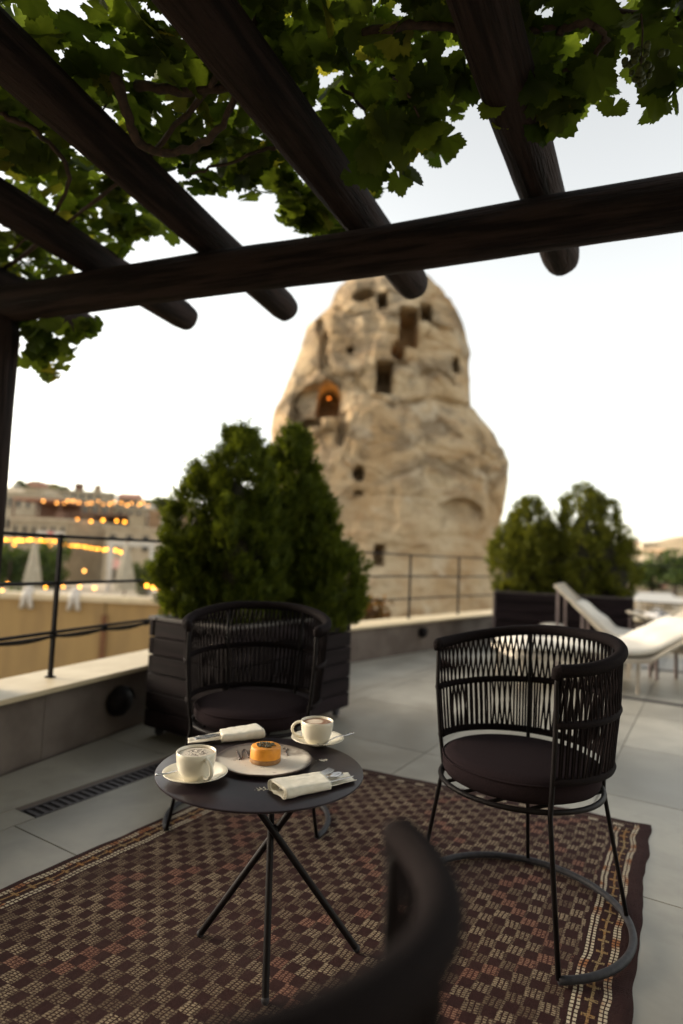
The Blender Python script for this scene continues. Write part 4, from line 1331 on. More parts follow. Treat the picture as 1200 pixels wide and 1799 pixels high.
# ------------------------------------------------------------------ woven rug
RC_R, RC_B, RC_L = pz(1144, 1447, .006).xy, pz(640, 1350, .006).xy, pz(0, 1558, .006).xy
RC_L2 = pz(310, 1424, .006).xy
corner_l = meet(RC_L, (RC_L2 - RC_L).normalized(), RC_R, (RC_B - RC_R).normalized())
RR2 = pz(1108, 1799, .006).xy
ru = (RC_R - corner_l); RW = ru.length; ru.normalize()
lv = (RC_L - RC_L2).normalized(); rv = (RR2 - RC_R).normalized()
RLEN = 2.9
rug_verts, rug_uv, fs = [], [], []
nu, nv = 120, 190
for i in range(nv + 1):
    for j in range(nu + 1):
        u, v = j / nu, i / nv
        d = (lv * (1 - u) + rv * u).normalized()
        wl_e = .010 * mnoise.noise(Vector((v * 26, 1, 0))) + .012 * mnoise.noise(Vector((v * 9, 4, 0)))
        ww_ = RW
        uu = u * ww_
        k = (u ** 6) * wl_e + ((1 - u) ** 6) * -.8 * wl_e
        p = corner_l + ru * (uu + k) + d * (v * RLEN + ((1 - v) ** 20) * (.012 * mnoise.noise(Vector((u * 9, 7, 0)))))
        z = .007 + (.0032 * mnoise.noise(Vector((p.x * 4, p.y * 4, 0)))) + .0014 * mnoise.noise(Vector((p.x * 14, p.y * 14, 0)))
        if i in (0, nv) or j in (0, nu): z = .001
        rug_verts.append((p.x, p.y, z)); rug_uv.append((uu, v * RLEN))
for i in range(nv):
    for j in range(nu):
        a = i * (nu + 1) + j
        fs.append((a, a + nu + 1, a + nu + 2, a + 1))
def rug_mat():
    m, t, b = new_mat('kilim', (0.1, 0.06, 0.05), 0.95, spec=0.15)
    uvn = t.new('ShaderNodeUVMap'); uvn.uv_map = 'UVMap'
    wob = t.new('ShaderNodeTexNoise'); wob.inputs['Scale'].default_value = 9; wob.inputs['Detail'].default_value = 2
    t.l.new(uvn.outputs[0], wob.inputs['Vector'])
    wv = t.new('ShaderNodeVectorMath', operation='MULTIPLY_ADD')
    t.l.new(wob.outputs['Color'], wv.inputs[0]); wv.inputs[1].default_value = (.014, .014, 0); t.l.new(uvn.outputs[0], wv.inputs[2])
    x, y, _ = t.xyz(wv.outputs[0])
    CU, CV = .035, .036
    iu, iv = t.m('FLOOR', t.m('DIVIDE', x, CU)), t.m('FLOOR', t.m('DIVIDE', y, CV))
    fu, fv = t.m('FRACT', t.m('DIVIDE', x, CU)), t.m('FRACT', t.m('DIVIDE', y, CV))
    chk = t.m('FLOORED_MODULO', t.m('ADD', iu, iv), 2.0)
    cxy = t.new('ShaderNodeCombineXYZ'); t.l.new(iu, cxy.inputs[0]); t.l.new(iv, cxy.inputs[1])
    wn_ = t.new('ShaderNodeTexWhiteNoise', noise_dimensions='2D'); t.l.new(cxy.outputs[0], wn_.inputs['Vector'])
    rnd = wn_.outputs['Value']
    # stitches inside a light block
    su, sv = t.m('FRACT', t.m('MULTIPLY', fu, 3.0)), t.m('FRACT', t.m('ADD', t.m('MULTIPLY', fv, 5.0), t.m('MULTIPLY', t.m('FLOOR', t.m('MULTIPLY', fu, 3.0)), .37)))
    st = t.m('MULTIPLY', t.m('MULTIPLY', t.ramp(su, .10, .22), t.m('SUBTRACT', 1.0, t.ramp(su, .80, .94))), t.m('MULTIPLY', t.ramp(sv, .08, .2), t.m('SUBTRACT', 1.0, t.ramp(sv, .74, .92))))
    tiny = t.noise(uvn.outputs[0], 170, 2, .6)
    st = t.m('MULTIPLY', st, t.ramp(tiny, .33, .52))
    # thin chains of stitches between the columns
    line = t.m('MULTIPLY', t.m('LESS_THAN', fu, .16), t.m('MULTIPLY', t.ramp(sv, .2, .4), t.ramp(tiny, .38, .5)))
    fine = t.m('MAXIMUM', t.m('MULTIPLY', st, chk), t.m('MULTIPLY', line, .7))
    # colour of the light stitches: cream, some blocks reddish in zigzag rows
    zig = t.m('FLOORED_MODULO', t.m('ADD', iu, t.m('PINGPONG', iv, 7.0)), 13.0)
    red = t.m('MULTIPLY', t.m('LESS_THAN', zig, 2.0), t.m('GREATER_THAN', rnd, .25))
    cream = t.mix(rnd, (0.13, 0.09, 0.058), (0.36, 0.28, 0.185))
    rust = t.mix(tiny, (0.16, 0.045, 0.032), (0.32, 0.16, 0.11))
    lightc = t.mix(t.m('MULTIPLY', red, .75), cream, rust)
    dn = t.noise(uvn.outputs[0], 60, 4)
    dark = t.mix(dn, (0.0165, 0.0055, 0.0055), (0.042, 0.0165, 0.015))
    dark = t.mix(t.m('MULTIPLY', red, t.m('MULTIPLY', chk, .35)), dark, (0.10, 0.035, 0.028))
    field = t.mix(fine, dark, lightc)
    # side borders: dark selvedge, then chains of pale and orange stitches
    xe = t.m('MINIMUM', x, t.m('SUBTRACT', RW, x))
    dash = t.m('FRACT', t.m('DIVIDE', y, .0135)); dsh = t.m('MULTIPLY', t.ramp(dash, .05, .2), t.m('SUBTRACT', 1.0, t.ramp(dash, .75, .92)))
    def chain(c_, w=.0036):
        d_ = t.m('ABSOLUTE', t.m('SUBTRACT', xe, c_)); return t.m('MULTIPLY', t.m('LESS_THAN', d_, w), dsh)
    ch = t.m('MAXIMUM', t.m('MAXIMUM', chain(.040), chain(.050)), t.m('MAXIMUM', chain(.098), chain(.110)))
    dn2 = t.noise(uvn.outputs[0], 14, 2)
    chc = t.mix(t.ramp(dn2, .50, .64), (0.52, 0.45, 0.33), (0.33, 0.14, 0.06))
    my = t.m('FRACT', t.m('DIVIDE', y, .052))
    mid = t.m('ABSOLUTE', t.m('SUBTRACT', xe, .074))
    cross = t.m('MAXIMUM', t.m('LESS_THAN', mid, .003), t.m('MULTIPLY', t.m('LESS_THAN', mid, .014), t.m('MULTIPLY', t.m('GREATER_THAN', my, .42), t.m('LESS_THAN', my, .60))))
    cross = t.m('MULTIPLY', cross, t.ramp(tiny, .36, .5))
    bord = t.mix(ch, dark, chc)
    bord = t.mix(cross, bord, t.mix(t.ramp(dn2, .4, .6), (0.30, 0.15, 0.05), (0.28, 0.2, 0.1)))
    inb = t.m('LESS_THAN', xe, .122)
    col = t.mix(inb, field, bord)
    # far end: dark band, thin line, row of small pale blocks
    bx_ = t.m('FRACT', t.m('DIVIDE', x, .088))
    blk = t.m('MULTIPLY', t.m('MULTIPLY', t.m('GREATER_THAN', y, .064), t.m('LESS_THAN', y, .084)), t.m('MULTIPLY', t.m('LESS_THAN', bx_, .42), t.ramp(t.m('FRACT', t.m('MULTIPLY', bx_, 11.0)), .2, .4)))
    ln_ = t.m('MAXIMUM', t.m('LESS_THAN', t.m('ABSOLUTE', t.m('SUBTRACT', y, .052)), .002), t.m('LESS_THAN', t.m('ABSOLUTE', t.m('SUBTRACT', y, .095)), .0016))
    endc = t.mix(t.m('MULTIPLY', ln_, .55), dark, (0.25, 0.2, 0.13))
    endc = t.mix(blk, endc, t.mix(t.noise(uvn.outputs[0], 6, 1), (0.30, 0.22, 0.13), (0.52, 0.46, 0.36)))
    col = t.mix(t.m('MULTIPLY', t.m('LESS_THAN', y, .098), t.m('GREATER_THAN', xe, .06)), col, endc)
    col = t.mix(t.m('MULTIPLY', t.m('LESS_THAN', y, .048), 1.0), col, dark)
    big = t.noise(uvn.outputs[0], 2.2, 3)
    col = t.mix(t.m('MULTIPLY', t.ramp(big, .45, .75), .35), col, (0.05, 0.03, 0.026))
    t.l.new(col, b.inputs['Base Color'])
    hgt = t.m('ADD', t.m('MULTIPLY', fine, .7), t.m('MULTIPLY', tiny, .6))
    t.l.new(t.bump(hgt, .7, .003), b.inputs['Normal'])
    b.inputs['Sheen Weight'].default_value = .0
    return m
me = bpy.data.meshes.new('rug'); me.from_pydata(rug_verts, [], [tuple(reversed(f)) for f in fs])
uvl = me.uv_layers.new(name='UVMap')
lv_ = np.zeros(len(me.loops), dtype=np.int32); me.loops.foreach_get('vertex_index', lv_)
uvl.data.foreach_set('uv', np.array(rug_uv)[lv_].ravel())
me.polygons.foreach_set('use_smooth', [True] * len(me.polygons))
if sum((p.normal.z for p in list(me.polygons)[:50])) < 0: me.flip_normals()
rug = link('woven_rug', me, rug_mat())
tag(rug, 'dark brown kilim rug woven in small cream and rust checks under the table', 'rug')
RUGZ = .0095

# ------------------------------------------------------------------ rope chairs
def chair(loc, front_ang, label):
    t = empty('rope_chair', loc, front_ang); tag(t, label, 'chair', 'black rope armchairs around the low table')
    A_F, A_B = 62, 143                                  # leg angles from the front
    def pol(a, r_, z): return Vector((r_ * math.cos(R(a)), r_ * math.sin(R(a)), z))
    def rim_z(a): k = (abs(a) - A_F) / (180 - A_F); return .725 + .050 * sstep(0, 1, min(1, k * 1.15))
    def mid_z(a): k = (abs(a) - A_F) / (180 - A_F); return .590 + .022 * sstep(0, 1, k)
    LOW, SEAT, RS, RB = .447, .365, .226, .300
    angs = np.linspace(A_F, 360 - A_F, 61)
    wrapd = lambda a: a - 360 if a > 180 else a
    R_RIM, R_MID, R_LOW = .266, .260, .245
    fine_a = np.linspace(A_F, 360 - A_F, 281)
    rim = [pol(a, R_RIM, rim_z(wrapd(a))) for a in fine_a]
    n0 = pol(A_F - 1.0, R_RIM - .002, rim_z(A_F) - .022); n1 = pol(360 - A_F + 1.0, R_RIM - .002, rim_z(A_F) - .022)
    MB().tube([n0] + rim + [n1], [.010] + [.0145] + [.0174 if i % 2 else .0157 for i in range(279)] + [.0145] + [.010], 12).build('top_rail', M['wicker'], t, smooth=True)
    MB().tube([pol(a, R_MID, mid_z(wrapd(a))) for a in angs], .0105, 8).build('middle_rail', M['wicker'], t, smooth=True)
    MB().tube([pol(a, R_LOW, LOW) for a in angs], .011, 8).build('lower_rail', M['wicker'], t, smooth=True)
    ring = [pol(a, RS, SEAT) for a in np.linspace(0, 360, 48, endpoint=False)]
    MB().tube(ring, .0074, 8, closed=True).build('seat_ring', M['black_metal'], t, smooth=True)
    gr = MB()
    for y in (-.16, -.08, 0, .08, .16):
        l_ = math.sqrt(RS ** 2 - y * y)
        gr.tube([(-l_, y, SEAT - .002), (l_, y, SEAT - .002)], .005, 6)
    gr.build('seat_bars', M['black_metal'], t, smooth=True)
    for a in (A_F, 360 - A_F):
        MB().tube([pol(a, RB, .012 + RUGZ * 0), pol(a, RS + .008, SEAT - .01), pol(a, R_LOW + .002, LOW), pol(a, R_MID + .001, mid_z(A_F)), pol(a, R_RIM - .004, rim_z(A_F) - .03), pol(a + (1.5 if a < 90 else -1.5), R_RIM - .001, rim_z(A_F) - .004)], .0064, 8).build('leg', M['black_metal'], t, smooth=True)
    for a in (A_B, 360 - A_B):
        MB().tube([pol(a, RB, .012), pol(a, RS + .008, SEAT - .01), pol(a, R_LOW - .012, LOW), pol(a, R_MID - .012, mid_z(wrapd(a))), pol(a, R_RIM - .006, rim_z(wrapd(a)) - .01)], .0060, 8).build('leg', M['black_metal'], t, smooth=True)
    MB().tube([pol(a, RB, .0115) for a in np.linspace(A_F, 360 - A_F, 64)], .0100, 10).build('base_ring', M['rubber'], t, smooth=True)
    cu = MB(); prof = [(0, .374), (.202, .374), (.214, .380), (.220, .392), (.221, .408), (.218, .424), (.208, .434), (.18, .440), (.09, .443), (0, .444)]
    cu.lathe(prof, n=48)
    c_ = cu.build('cushion', M['cushion'], t, smooth=True)
    MB().tube([pol(a, .2205, .425) for a in np.linspace(0, 360, 60, endpoint=False)], .0028, 6, closed=True).build('piping', M['cushion'], c_, smooth=True)
    wv = MB(); N = 58; span = 360 - 2 * A_F; st_ = span / N
    for i in range(N):
        a = A_F + (i + .5) * st_
        wob = random.uniform(-.25, .25) * st_
        az = wrapd(a)
        grp = i % 2
        for s in (-1, 1):                             # crossing cords of the upper band
            a2 = min(360 - A_F - .5, max(A_F + .5, a + s * st_ * .95))
            wv.tube([pol(a - s * .12 * st_, R_RIM + .003 * s, rim_z(az) - .006), pol((a + a2) / 2 + wob * .3, (R_RIM + R_MID) / 2 + .003 * s, (rim_z(az) + mid_z(az)) / 2), pol(a2, R_MID + .003 * s, mid_z(wrapd(a2)))], .0034, 5, caps=False)
        for s in (-1, 1):                             # nearly upright cords of the lower band
            a0 = a + s * st_ * .27
            a2 = min(360 - A_F - .5, max(A_F + .5, a + (s * .27 if i % 9 < 5 else -s * .42) * st_ + wob * .4))
            wv.tube([pol(a0, R_MID + .003 * s, mid_z(az)), pol((a0 + a2) / 2 + wob * .2, (R_LOW + R_MID) / 2 + .002 * s, (LOW + mid_z(az)) / 2), pol(a2, R_LOW + .003 * s, LOW)], .0034, 5, caps=False)
    w_ = wv.build('rope_weave', M['wicker'], t, smooth=True); w_['kind'] = 'stuff'
    return t
cr = pz(1006, 1713, RUGZ)
chair((.548, 1.80, RUGZ), R(210), 'black rope armchair with round cushion at the right of the table')
chair((-.302, 2.34, .0), R(269), 'black rope armchair behind the table, before the large planter')
chair((-.178, .502, RUGZ), R(85), 'blurred black rope armchair back close to the camera')

# ------------------------------------------------------------------ low table
TZ = .464
TC = pz(459, 1350, TZ)
M['table'] = speckle('table_paint', (0.0155, 0.0098, 0.0128), (0.022, 0.014, 0.018), 40, .36, .1, .0008, rvar=.06, spec=.28)
t = empty('side_table', (TC.x, TC.y, 0)); tag(t, 'low round black metal table set with coffee and cake', 'table')
TR = .254
MB().lathe([(0, TZ - .0055), (TR - .002, TZ - .0055), (TR, TZ - .0045), (TR, TZ - .001), (TR - .002, TZ), (0, TZ)], n=96).build('table_top', M['table'], t, smooth=35)
feet = [pz(352, 1640, RUGZ + .006), pz(466, 1757, RUGZ + .006), pz(626, 1666, RUGZ + .006)]
X0 = pz(481, 1457, .315); X0 = py_(481, 1457, TC.y)
for i, f in enumerate(feet):
    q = X0 + Vector((math.cos(i * 2.1 + .5), math.sin(i * 2.1 + .5), 0)) * .0095
    d = (q - f); d /= d.z
    top_ = f + d * (TZ - .006 - f.z)
    o = MB().tube([f - TC.xy.to_3d(), q - TC.xy.to_3d(), top_ - TC.xy.to_3d()], .0085, 10).build('leg', M['black_metal'], t, smooth=40)
    MB().sphere(tuple(f - TC.xy.to_3d()), .0098, 10, 6).build('foot_cap', M['rubber'], o, smooth=True)
MB().lathe([(.11, TZ - .0125), (.11, TZ - .0065)], n=32).build('mount_plate', M['black_metal'], t)
MB().sphere(tuple(X0 - TC.xy.to_3d()), .012, 10, 8).build('joint', M['black_metal'], t, smooth=True)

# ------------------------------------------------------------------ tableware
def saucer(px, py, label, r_=.0745):
    c = pz(px, py, TZ + .010)
    t = empty('saucer', (c.x, c.y, TZ)); tag(t, label, 'saucer')
    prof = [(0, .0035), (.026, .0035), (.028, .0), (.032, .0), (.036, .004), (r_ * .8, .011), (r_, .0175), (r_ + .0008, .0188), (r_ - .0006, .0196), (r_ * .8, .0145), (.044, .0085), (.036, .0068), (0, .0062)]
    MB().lathe(prof, n=56).build('dish', M['porcelain'], t, smooth=True)
    return c
def foam_mat(kind):
    m, t, b = new_mat('foam_' + kind, (0.6, 0.45, 0.3), .55)
    v = t.coord('Object'); x, y, _ = t.xyz(v)
    r_ = t.m('SQRT', t.m('ADD', t.m('MULTIPLY', x, x), t.m('MULTIPLY', y, y)))
    if kind == 'cocoa':
        base = t.mix(t.ramp(r_, .035, .043), (0.74, 0.66, 0.54), (0.36, 0.17, 0.07))
        sp = t.m('MULTIPLY', t.ramp(t.noise(v, 130, 3, .7), .47, .54), t.m('SUBTRACT', 1.0, t.ramp(r_, .016, .034)))
        c = t.mix(sp, base, (0.06, 0.028, 0.015))
    else:
        ang = t.m('ARCTAN2', y, x)
        heart = t.m('MULTIPLY', t.m('ABSOLUTE', ang), .0052)
        body = t.ramp(t.m('SUBTRACT', t.m('MULTIPLY_ADD', heart, -1.0, .031), r_), -.003, .004)
        rings = t.m('MULTIPLY', t.ramp(t.m('SINE', t.m('MULTIPLY', r_, 520.0)), .2, .8), .4)
        c = t.mix(t.m('MAXIMUM', t.m('MULTIPLY', body, .9), t.m('MULTIPLY', rings, t.m('SUBTRACT', 1.0, t.ramp(r_, .02, .034)))), (0.27, 0.115, 0.045), (0.72, 0.6, 0.46))
    t.l.new(c, b.inputs['Base Color'])
    t.l.new(t.bump(t.noise(v, 150, 3), .3, .001), b.inputs['Normal'])
    return m
def cup(loc, handle_ang, kind, label, r_=.0455, h=.066):
    t = empty('coffee_cup', loc, handle_ang); tag(t, label, 'cup')
    prof = [(0, .004), (.020, .004), (.021, 0), (.0235, 0), (.025, .003), (r_ * .70, .010), (r_ * .86, .022), (r_ * .95, .038), (r_ * .995, .055), (r_, h - .001), (r_ - .0012, h), (r_ - .0026, h - .0012),
            (r_ * .93, .055), (r_ * .88, .038), (r_ * .78, .022), (r_ * .6, .012), (0, .009)]
    MB().lathe(prof, n=56).build('body', M['porcelain'], t, smooth=True)
    hp = []
    for k in range(15):
        a = PI * .58 - PI * 1.20 * k / 14
        hp.append((r_ * .95 + .0275 * max(-.2, math.cos(a)), 0, .037 + .0215 * math.sin(a)))
    hp[0] = (r_ * .93, 0, hp[0][2]); hp[-1] = (r_ * .82, 0, hp[-1][2] + .001)
    hb = MB().tube(hp, .0038, 10)
    hb.v = [(x, y * 1.35, z) for x, y, z in hb.v]
    hb.build('handle', M['porcelain'], t, smooth=True)
    MB().lathe([(r_ * .955, h - .0075), (r_ * .9, h - .0062), (r_ * .5, h - .004), (0, h - .0035)], n=48).build('foam', foam_mat(kind), t, smooth=True)
def spoon_mesh(L=.13, bowl=(.034, .022), name='teaspoon'):
    """lies along +x, bowl at the origin end"""
    n = 26; vs, fs = [], []
    bl = bowl[0]
    for i in range(n + 1):
        u = i / n; x = u * L
        if x < bl: k = x / bl; w = bowl[1] / 2 * math.sqrt(max(0.02, 1 - (2 * k - 1) ** 2)); w = max(w, .0022 if k > .5 else .001); dp = -.006 * math.sin(PI * k)
        else: k = (x - bl) / (L - bl); w = .0022 + .0036 * k ** 1.8; dp = .004 * math.sin(PI * min(1, k * 1.4)) * 1.0
        for j, s in enumerate((-1, -.5, 0, .5, 1)):
            zz = dp * (1 - s * s * .95) if x < bl else dp + .0006 * (1 - s * s)
            vs.append((x, s * w, zz))
    for i in range(n):
        for j in range(4):
            a = i * 5 + j; fs.append((a, a + 5, a + 6, a + 1))
    me = MB().add(vs, fs).mesh(name, True)
    return me
def solid(o, th_):
    md = o.modifiers.new('thickness', 'SOLIDIFY'); md.thickness = th_; md.offset = 0
    return o
def place(o, head, tail, roll=0.0):
    """put an object so that its +x runs from head to tail"""
    d = (tail - head); q = d.to_track_quat('X', 'Z')
    o.matrix_basis = Matrix.Translation(head) @ q.to_matrix().to_4x4() @ Matrix.Rotation(roll, 4, 'X')
lc = saucer(343, 1361, 'cream saucer under the cocoa dusted cup at the left')
rc = saucer(558, 1300, 'cream saucer under the latte cup at the back right')
CUPZ = TZ + .0072
lcup = pz(343, 1360, TZ + .02); rcup = pz(556, 1299, TZ + .02)
cup((lcup.x, lcup.y, CUPZ), R(-48), 'cocoa', 'cream cup of cappuccino dusted with dark cocoa')
cup((rcup.x, rcup.y, CUPZ), R(172), 'latte', 'cream cup of latte with foam heart')
o = link('teaspoon', spoon_mesh(), M['steel']); solid(o, .0012)
place(o, Vector((lcup.x + .030, lcup.y + .036, TZ + .020)), pz(273, 1361, TZ + .024)); tag(o, 'steel teaspoon on the left saucer, handle pointing left', 'spoon')
o = link('teaspoon', spoon_mesh(), M['steel']); solid(o, .0012)
place(o, pz(558, 1309, TZ + .018), pz(615, 1289, TZ + .030)); tag(o, 'steel teaspoon on the right saucer, handle pointing right', 'spoon')

# stoneware plate
def plate_mat():
    m, t, b = new_mat('stoneware', (0.5, 0.47, 0.4), .5, spec=.2)
    v = t.coord('Object'); x, y, z = t.xyz(v)
    r_ = t.m('SQRT', t.m('ADD', t.m('MULTIPLY', x, x), t.m('MULTIPLY', y, y)))
    n1, n2 = t.noise(v, 14, 5, .6, .8), t.noise(v, 60, 4, .65)
    rim = t.ramp(t.m('ADD', r_, t.m('MULTIPLY', n1, .020)), .116, .134)
    c = t.mix(n2, (0.60, 0.555, 0.48), (0.72, 0.675, 0.59))
    back = t.ramp(t.m('ADD', t.m('MULTIPLY', y, 4.5), t.m('ADD', t.m('MULTIPLY', n1, .9), t.m('MULTIPLY', x, -1.2))), .40, .72)   # brown glaze pooled on one side
    c = t.mix(t.m('MULTIPLY', back, .8), c, (0.13, 0.098, 0.076))
    c = t.mix(t.m('MULTIPLY', t.ramp(n2, .62, .72), .6), c, (0.12, 0.09, 0.07))
    c = t.mix(rim, c, (0.075, 0.055, 0.048))
    t.l.new(c, b.inputs['Base Color'])
    t.l.new(t.m('MULTIPLY_ADD', n1, .3, .35), b.inputs['Roughness'])
    t.l.new(t.bump(n2, .25, .0012), b.inputs['Normal'])
    return m
pc = pz(464, 1334, TZ + .008)
t = empty('dessert_plate', (pc.x, pc.y, TZ)); tag(t, 'handmade grey stoneware plate in the middle of the table', 'plate')
n, prof = 72, [(0, .001), (.085, .001), (.092, .0), (.1, .002), (.120, .0075), (.1235, .0105), (.1225, .0122), (.1185, .0112), (.10, .0078), (.06, .0068), (0, .0065)]
vs, fs = [], []
for r_, z in prof:
    for j in range(n):
        a = 2 * PI * j / n
        w = 1 + (.018 * mnoise.noise(Vector((math.cos(a) * 1.8, math.sin(a) * 1.8, 2))) + .008 * mnoise.noise(Vector((math.cos(a) * 5, math.sin(a) * 5, 2)))) * (r_ / .12)
        vs.append((r_ * w * math.cos(a), r_ * w * math.sin(a), z + .0022 * mnoise.noise(Vector((math.cos(a) * 2, math.sin(a) * 2, 5))) * (r_ / .12) ** 3))
for i in range(len(prof) - 1):
    for j in range(n): fs.append((i * n + j, i * n + (j + 1) % n, (i + 1) * n + (j + 1) % n, (i + 1) * n + j))
MB().add(vs, fs).build('dish', plate_mat(), t, smooth=True)
PZ = TZ + .0072
# cheesecake
cc_ = pz(466, 1337, PZ)
t = empty('cheesecake', (cc_.x, cc_.y, PZ)); tag(t, 'small round orange cheesecake topped with dark seeds', 'cake')
M['cake'] = speckle('orange_filling', (0.70, 0.255, 0.014), (0.78, 0.31, 0.02), 60, .5, .25, .001)
M['crust'] = speckle('biscuit_crust', (0.27, 0.135, 0.05), (0.36, 0.2, 0.085), 120, .9, .6, .0015)
b_ = t.node if False else None
cb = cake = MB().lathe([(0, .011), (.0382, .011), (.0386, .016), (.0378, .035), (.0366, .0378), (.0345, .039), (0, .0395)], n=48).build('filling', M['cake'], t, smooth=50)
cake['label'] = 'bright orange filling'
MB().lathe([(0, 0), (.0378, 0), (.0392, .002), (.0392, .0105), (.0384, .0114), (0, .0114)], n=48).build('crust', M['crust'], t, smooth=50)
sd_ = MB()
for i in range(110):
    a, r_ = random.uniform(0, 2 * PI), .0245 * math.sqrt(random.random())
    p = (r_ * math.cos(a), r_ * math.sin(a) * .9, .0405 + random.uniform(0, .0045) * (1 - r_ / .03))
    s = MB().sphere((0, 0, 0), .0036, 6, 4, sc=(1, .5, .35))
    R_ = Matrix.Translation(p) @ Matrix.Rotation(random.uniform(0, 6.28), 4, 'Z') @ Matrix.Rotation(random.gauss(0, .5), 4, 'Y')
    sd_.add([R_ @ Vector(v) for v in s.v], s.f)
so = sd_.build('seeds', speckle('seeds', (0.035, 0.035, 0.018), (0.12, 0.105, 0.05), 180, .6), t, smooth=True); so['kind'] = 'stuff'
# chocolate drizzle on the plate
M['choc'] = speckle('chocolate', (0.05, 0.022, 0.012), (0.08, 0.036, 0.018), 60, .25)
def drizzle(pts, label, r_=.0016):
    P_ = [pz(x, y, PZ + .0012) for x, y in pts]; t0 = P_[0]
    sm = []
    for i in range(len(P_) - 1):
        for k in range(5): sm.append(P_[i].lerp(P_[i + 1], k / 5) - t0)
    sm.append(P_[-1] - t0)
    o = MB().tube(sm, r_, 8).build('chocolate_drizzle', M['choc'], smooth=True); o.location = t0; tag(o, label, 'sauce')
drizzle([(416, 1319), (418, 1326), (421, 1334), (425, 1332), (425, 1322), (428, 1317), (431, 1317), (434, 1324), (437, 1331), (438, 1325), (439, 1318)], 'zigzag of chocolate sauce left of the orange cake')
drizzle([(497, 1316), (502, 1313), (506, 1316), (501, 1320), (506, 1327), (500, 1323)], 'small curl of chocolate sauce right of the orange cake', .0013)

# napkins with cutlery
def napkin(a, b, w0, w1, label, pocket=.58, hgt=.017, seed=0):
    """a = rolled end, b = loose end (points on the table)"""
    d = b - a; L = d.length
    t = empty('folded_napkin', a, math.atan2(d.y, d.x)); tag(t, label, 'napkin')
    def stad(s, w, h):                                # flattened roll, parameter 0..1 once round
        s = s % 1; fl = w - h; per = 2 * fl + PI * h; q = s * per
        if q < fl: return (-fl / 2 + q, 0)
        q -= fl
        if q < PI * h / 2: return (fl / 2 + h / 2 * math.sin(q / (h / 2)), h / 2 - h / 2 * math.cos(q / (h / 2)))
        q -= PI * h / 2
        if q < fl: return (fl / 2 - q, h)
        q -= fl
        return (-fl / 2 - h / 2 * math.sin(q / (h / 2)), h / 2 + h / 2 * math.cos(q / (h / 2)))
    nx, ns, turns = 22, 110, 2.7
    vs, fs = [], []
    for i in range(nx + 1):
        u = i / nx; x = u * L * pocket
        sl = 1 + .06 * mnoise.noise(Vector((u * 3, seed, 0)))
        for k in range(ns + 1):
            s = k / ns * turns; sh = 1 - .30 * (s / turns)
            y, z = stad(s + .30, (w0 + (w1 - w0) * u * .4) * sh * sl, hgt * sh * (1 - .22 * u))
            z += hgt * (1 - sh) * .5 + .0012
            z += .0013 * mnoise.noise(Vector((x * 60, y * 45, s + seed))) + .001 * mnoise.noise(Vector((x * 18, y * 140, seed)))
            edge = .006 * mnoise.noise(Vector((y * 40, s * 1.2, seed + 3))) * (u if u > .5 else -(1 - u))
            skew = (y / w0) * .018 * u
            vs.append((x + edge * .6 + skew, y, max(.0012, z)))
    for i in range(nx):
        for k in range(ns):
            a_ = i * (ns + 1) + k; fs.append((a_, a_ + 1, a_ + ns + 2, a_ + ns + 1))
    o = MB().add(vs, fs).build('roll', M['napkin'], t, smooth=True); solid(o, .0011)
    # loose tongue reaching out beyond the pocket
    vs, fs = [], []; nx2, ny = 24, 16
    for i in range(nx2 + 1):
        u = i / nx2; x = L * (pocket - .12) + u * L * (1.12 - pocket)
        w = (w1 * (1 - .30 * u))
        for j in range(ny + 1):
            v = j / ny * 2 - 1
            lip = .006 * abs(v) ** 3 * (1 - .3 * u)
            z = .0030 + .003 * (1 - u) + lip + .0022 * mnoise.noise(Vector((x * 30, v * 2.5, seed + 8))) * (1 - .3 * abs(v))
            vs.append((x + .006 * v * u, v * w / 2, max(.001, z)))
    for i in range(nx2):
        for j in range(ny):
            a_ = i * (ny + 1) + j; fs.append((a_, a_ + ny + 1, a_ + ny + 2, a_ + 1))
    o = MB().add(vs, fs).build('loose_end', M['napkin'], t, smooth=True); solid(o, .0016)
    return t
def fork_mesh():
    mb = MB(); L = .165; n = 20; vs, fs = [], []
    for i in range(n + 1):
        u = i / n; x = .045 + u * (L - .045)
        w = .0105 if u < .02 else (.0105 * (1 - sstep(0, .22, u)) + .0026) if u < .25 else .0026 + .0045 * ((u - .25) / .75) ** 1.6
        z = .004 * math.sin(PI * min(1, u * 1.5))
        vs += [(x, -w, z), (x, 0, z + .0006), (x, w, z)]
    for i in range(n):
        a = i * 3; fs += [(a, a + 3, a + 4, a + 1), (a + 1, a + 4, a + 5, a + 2)]
    mb.add(vs, fs)
    for k in range(4):
        y = (k - 1.5) * .0059
        vs, fs = [], []
        for i in range(9):
            u = i / 8; x = .046 * (1 - u); w = .0019 * (1 - .5 * u); z = -.0045 * math.sin(PI * u * .85)
            vs += [(x, y - w, z), (x, y + w, z)]
        for i in range(8): fs.append((2 * i, 2 * i + 1, 2 * i + 3, 2 * i + 2))
        mb.add(vs, fs)
    return mb.mesh('fork', True)
def knife_mesh():
    mb = MB(); vs, fs = [], []; n = 24
    for i in range(n + 1):
        u = i / n; x = u * .175
        if u < .5: a_ = -.0075 * min(1, (u / .12)) ** .7; b_2 = .0045 * min(1, u / .05)
        else: a_ = -.0040 - .001 * (u - .5); b_2 = .0040 + .001 * (u - .5)
        vs += [(x, a_, 0), (x, (a_ + b_2) / 2, .0012 if u > .5 else .0004), (x, b_2, 0)]
    for i in range(n):
        a = i * 3; fs += [(a, a + 3, a + 4, a + 1), (a + 1, a + 4, a + 5, a + 2)]
    return mb.add(vs, fs).mesh('knife', True)
na1, nb1 = pz(487, 1398, TZ), pz(619, 1369, TZ)
napkin(na1, nb1, .084, .074, 'white rolled napkin with cutlery at the front right of the table', .62, .024, 1)
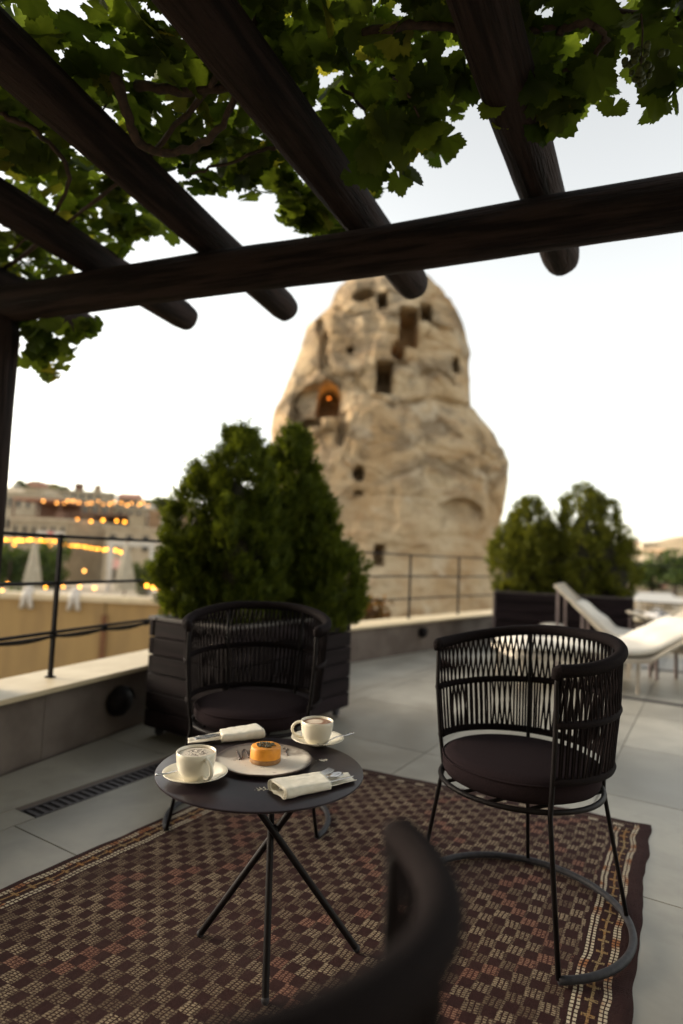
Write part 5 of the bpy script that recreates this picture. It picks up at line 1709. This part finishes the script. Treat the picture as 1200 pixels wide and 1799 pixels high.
dn_ = (nb1 - na1).normalized(); sn_ = Vector((-dn_.y, dn_.x, 0))
def cut(me, name, head, tail, label, roll=0.0, th_=.0014):
    o = solid(link(name, me, M['steel']), th_); place(o, head, tail, roll); tag(o, label, 'cutlery'); return o
up = lambda z: Vector((0, 0, z))
inn = na1 + dn_ * .03
cut(fork_mesh(), 'fork', pz(583, 1349, TZ + .021), inn + sn_ * .010 + up(.0115), 'steel fork, tines showing from the front napkin')
cut(spoon_mesh(.165, (.042, .028)), 'spoon', pz(602, 1357, TZ + .017), inn - sn_ * .002 + up(.0105), 'steel spoon, bowl showing from the front napkin')
cut(knife_mesh(), 'knife', pz(623, 1363, TZ + .0145), inn - sn_ * .016 + up(.0105), 'steel knife, blade showing from the front napkin', R(12))
na2, nb2 = pz(456, 1292, TZ), pz(330, 1306, TZ)
napkin(na2, nb2, .084, .066, 'white rolled napkin with cutlery at the back of the table', .56, .026, 2)
dn_ = (nb2 - na2).normalized(); sn_ = Vector((-dn_.y, dn_.x, 0)); inn = na2 + dn_ * .03
cut(spoon_mesh(.165, (.040, .026)), 'spoon', inn + sn_ * .010 + up(.010), inn + dn_ * .150 + sn_ * .012 + up(.0125), 'steel spoon handle showing from the back napkin')
cut(fork_mesh(), 'fork', inn - sn_ * .002 + up(.010), inn + dn_ * .148 + up(.0125), 'steel fork handle showing from the back napkin')
cut(knife_mesh(), 'knife', inn + dn_ * .150 - sn_ * .013 + up(.013), inn - sn_ * .013 + up(.010), 'steel knife blade showing from the back napkin')
# white flakes on the table top
for (px, py), lab in (((458, 1387), 'white sugar flakes on the table beside the front napkin'), ((568, 1336), 'white sugar flakes on the table behind the fork')):
    c = pz(px, py, TZ); mb = MB()
    for i in range(34):
        a, r_ = random.uniform(0, 6.28), abs(random.gauss(0, .006)); s = random.uniform(.0008, .0026)
        x, y = 1.5 * r_ * math.cos(a), r_ * math.sin(a)
        mb.prism([Vector((x + s * random.uniform(.6, 1.3) * math.cos(k * 1.26), y + s * random.uniform(.6, 1.3) * math.sin(k * 1.26))) for k in range(5)], .0004, .0011)
    o = mb.build('sugar_flakes', M['napkin']); o.location = c; tag(o, lab, 'crumbs', kind='stuff')
